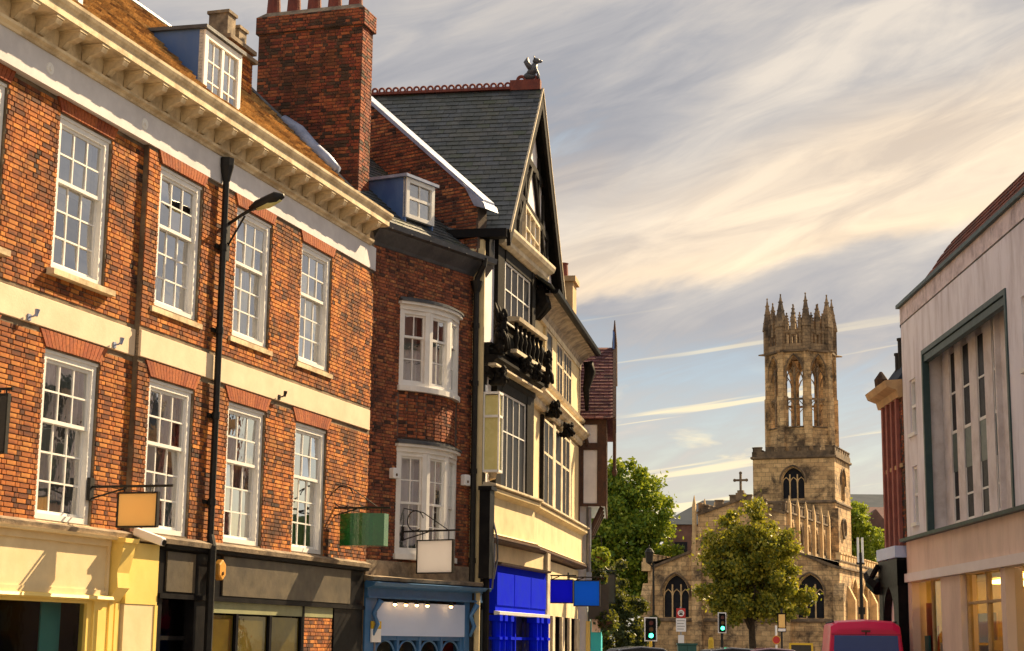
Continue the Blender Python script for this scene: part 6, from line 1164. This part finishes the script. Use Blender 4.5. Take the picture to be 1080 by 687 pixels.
for s in (-1, 1): m.tube([(s*.11, 0, 5.7), (s*.11, 0, 6.95)], .055, 8)
m.build('tubes', 'white_panel', t); m = MB(f); m.box(-.2, .2, -.05, .05, 5.62, 5.72); m.box(-.16, .16, -.04, .04, 3.2, 3.55); m.build('clamp', 'iron', t)

# ================================================================ vehicles
def wheel(f, t, x, y, r=.33, w=.22, ax='x'):
    m = MB(f); m.tube([(x-w/2, y, r), (x+w/2, y, r)], r, 20); wo = m.build('wheel', 'rubber', t); s = 1 if x > 0 else -1; m = MB(f); m.tube([(x+s*(w/2-.01), y, r), (x+s*(w/2+.012), y, r)], r*.62, 16); m.build('rim', 'steel', wo)
vx = 7.55; f = Sub(Matrix.Translation((vx, 36.2, 0)) @ Matrix.Rotation(R_(-6), 4, 'Z') @ Matrix.Diagonal((.94, .80, 1, 1))); t = thing('pink_van', f, 'bright pink van seen from behind beside the rendered shop', 'van')
def sec(y, z0, zs, zt, wb, wt): return [(-wb, y, z0), (-wb-.02, y, (z0+zs)/2), (-wb, y, zs), (-wt, y, zt-.10), (-wt+.16, y, zt-.015), (0, y, zt+.02), (wt-.16, y, zt-.015), (wt, y, zt-.10), (wb, y, zs), (wb+.02, y, (z0+zs)/2), (wb, y, z0)]
S = [sec(0, .35, 1.15, 2.02, .86, .76), sec(.10, .30, 1.15, 2.16, .87, .77), sec(.45, .28, 1.15, 2.20, .88, .78), sec(2.2, .28, 1.15, 2.20, .88, .78), sec(2.9, .28, 1.12, 2.05, .88, .74), sec(3.6, .28, 1.05, 1.32, .87, .70), sec(4.25, .30, .85, 1.05, .84, .66), sec(4.4, .4, .7, .8, .78, .6)]
m = MB(f); n = len(S[0]); m.add([p for s in S for p in s], [(i*n+k, i*n+k+1, (i+1)*n+k+1, (i+1)*n+k) for i in range(len(S)-1) for k in range(n-1)]+[tuple(range(n))[::-1], tuple(range((len(S)-1)*n, len(S)*n))]); m.build('body', 'pink_paint', t, smooth=False, bevel=.02)
m = MB(f); m.add([(-.74, -.014, 1.18), (.74, -.014, 1.18), (.70, -.014, 1.88), (-.70, -.014, 1.88)], [(0,1,2,3)]); m.build('rear_window', 'van_glass', t)
MB(f).add([(-.74, -.006, 1.18), (.74, -.006, 1.18), (.70, -.006, 1.88), (-.70, -.006, 1.88)], [(0,1,2,3)]).build('window_lining', 'deep_blue', t)
m = MB(f); m.box(-.10, .10, -.02, .05, 1.95, 1.99); m.tube([(0, .02, 1.86), (0, .0, 1.95)], .02, 6); m.build('high_brake_light', 'lens_red', t)
m = MB(f); m.box(-.90, .90, -.14, .25, .36, .62); m.build('bumper', 'black_paint', t, bevel=.03)
for s in (-1, 1):
    m = MB(f); m.box(s*.80-.06, s*.80+.06, -.03, .06, .75, 1.35); m.build('tail_light', 'lens_red', t)
    m = MB(f); m.add([(s*.875, 2.35, 1.2), (s*.875, 3.2, 1.15), (s*.76, 2.85, 1.85), (s*.79, 2.35, 1.95)], [(0,1,2,3)]); m.build('side_window', 'glass_blue', t)
    m = MB(f); m.box(s*.98-.07, s*.98+.07, 3.1, 3.2, 1.1, 1.3); m.build('wing_mirror', 'black_paint', t)
    for yy in (.75, 3.55): wheel(f, t, s*.78, yy)
m = MB(f); m.box(-.26, .26, -.022, 0, .80, .92); m.build('number_plate', 'yellow', t)
m = MB(f); m.box(-.004, .004, -.006, .0, .65, 1.16); m.box(-.76, .76, -.006, 0, 1.895, 1.903); m.build('door_gap', 'rubber', t)
m = MB(f); m.box(-.78, .78, -.010, -.002, 1.14, 1.165); m.tube([(-.1, -.03, 1.2), (.45, -.035, 1.32)], .012, 5); m.build('wiper', 'rubber', t)
for s in (-1, 1): MB(f).tube([(s*.70, .3, 2.17), (s*.70, 2.6, 2.15)], .02, 6).build('roof_rail', 'black_paint', t)
def car(name, label, px, depth, ang, mat):
    x, y = P(px, depth); f = Sub(Matrix.Translation((x, y, 0)) @ Matrix.Rotation(R_(ang), 4, 'Z')); t = thing(name, f, label, 'car', 'cars parked in front of the church')
    pr = [(-2.1, .35), (-2.15, .62), (-2.0, .85), (-1.2, .96), (-.55, 1.46), (.2, 1.56), (1.1, 1.50), (1.75, 1.02), (2.1, .92), (2.15, .6), (2.1, .35)]
    m = MB(f); m.ext_y(pr, -.82, .82); m.build('body', mat, t, bevel=.08)
    m = MB(f); m.ext_y([(-1.05, 1.0), (-.5, 1.42), (.2, 1.50), (1.05, 1.45), (1.6, 1.03)], -.832, .832); m.build('side_windows', 'glass_church', t)
    m = MB(f); m.hexa([(-1.19, -.7, .985), (-1.19, .7, .985), (-.60, .66, 1.44), (-.60, -.66, 1.44)], [(-1.21, -.7, .995), (-1.21, .7, .995), (-.62, .66, 1.45), (-.62, -.66, 1.45)]); m.build('windscreen', 'glass_church', t)
    for sx in (-1.35, 1.35):
        for sy in (-.78, .78): m = MB(f); m.tube([(sx, sy-.1, .32), (sx, sy+.1, .32)], .32, 18); w = m.build('wheel', 'rubber', t); m = MB(f); s = 1 if sy > 0 else -1; m.tube([(sx, sy+s*.1, .32), (sx, sy+s*.112, .32)], .2, 14); m.build('rim', 'steel', w)
    for sy in (-.55, .55): m = MB(f); m.box(-2.17, -2.08, sy-.16, sy+.16, .62, .76); m.build('headlight', 'white_panel', t)
car('parked_car', 'dark blue-grey parked car below the smaller traffic light', 765, 66, 8, 'car_dark'); car('parked_car', 'plum parked car below the golden tree', 806, 66, 6, 'car_plum'); car('parked_car', 'black parked car at the left behind the nearer traffic light', 668, 64, 12, 'car_dark')
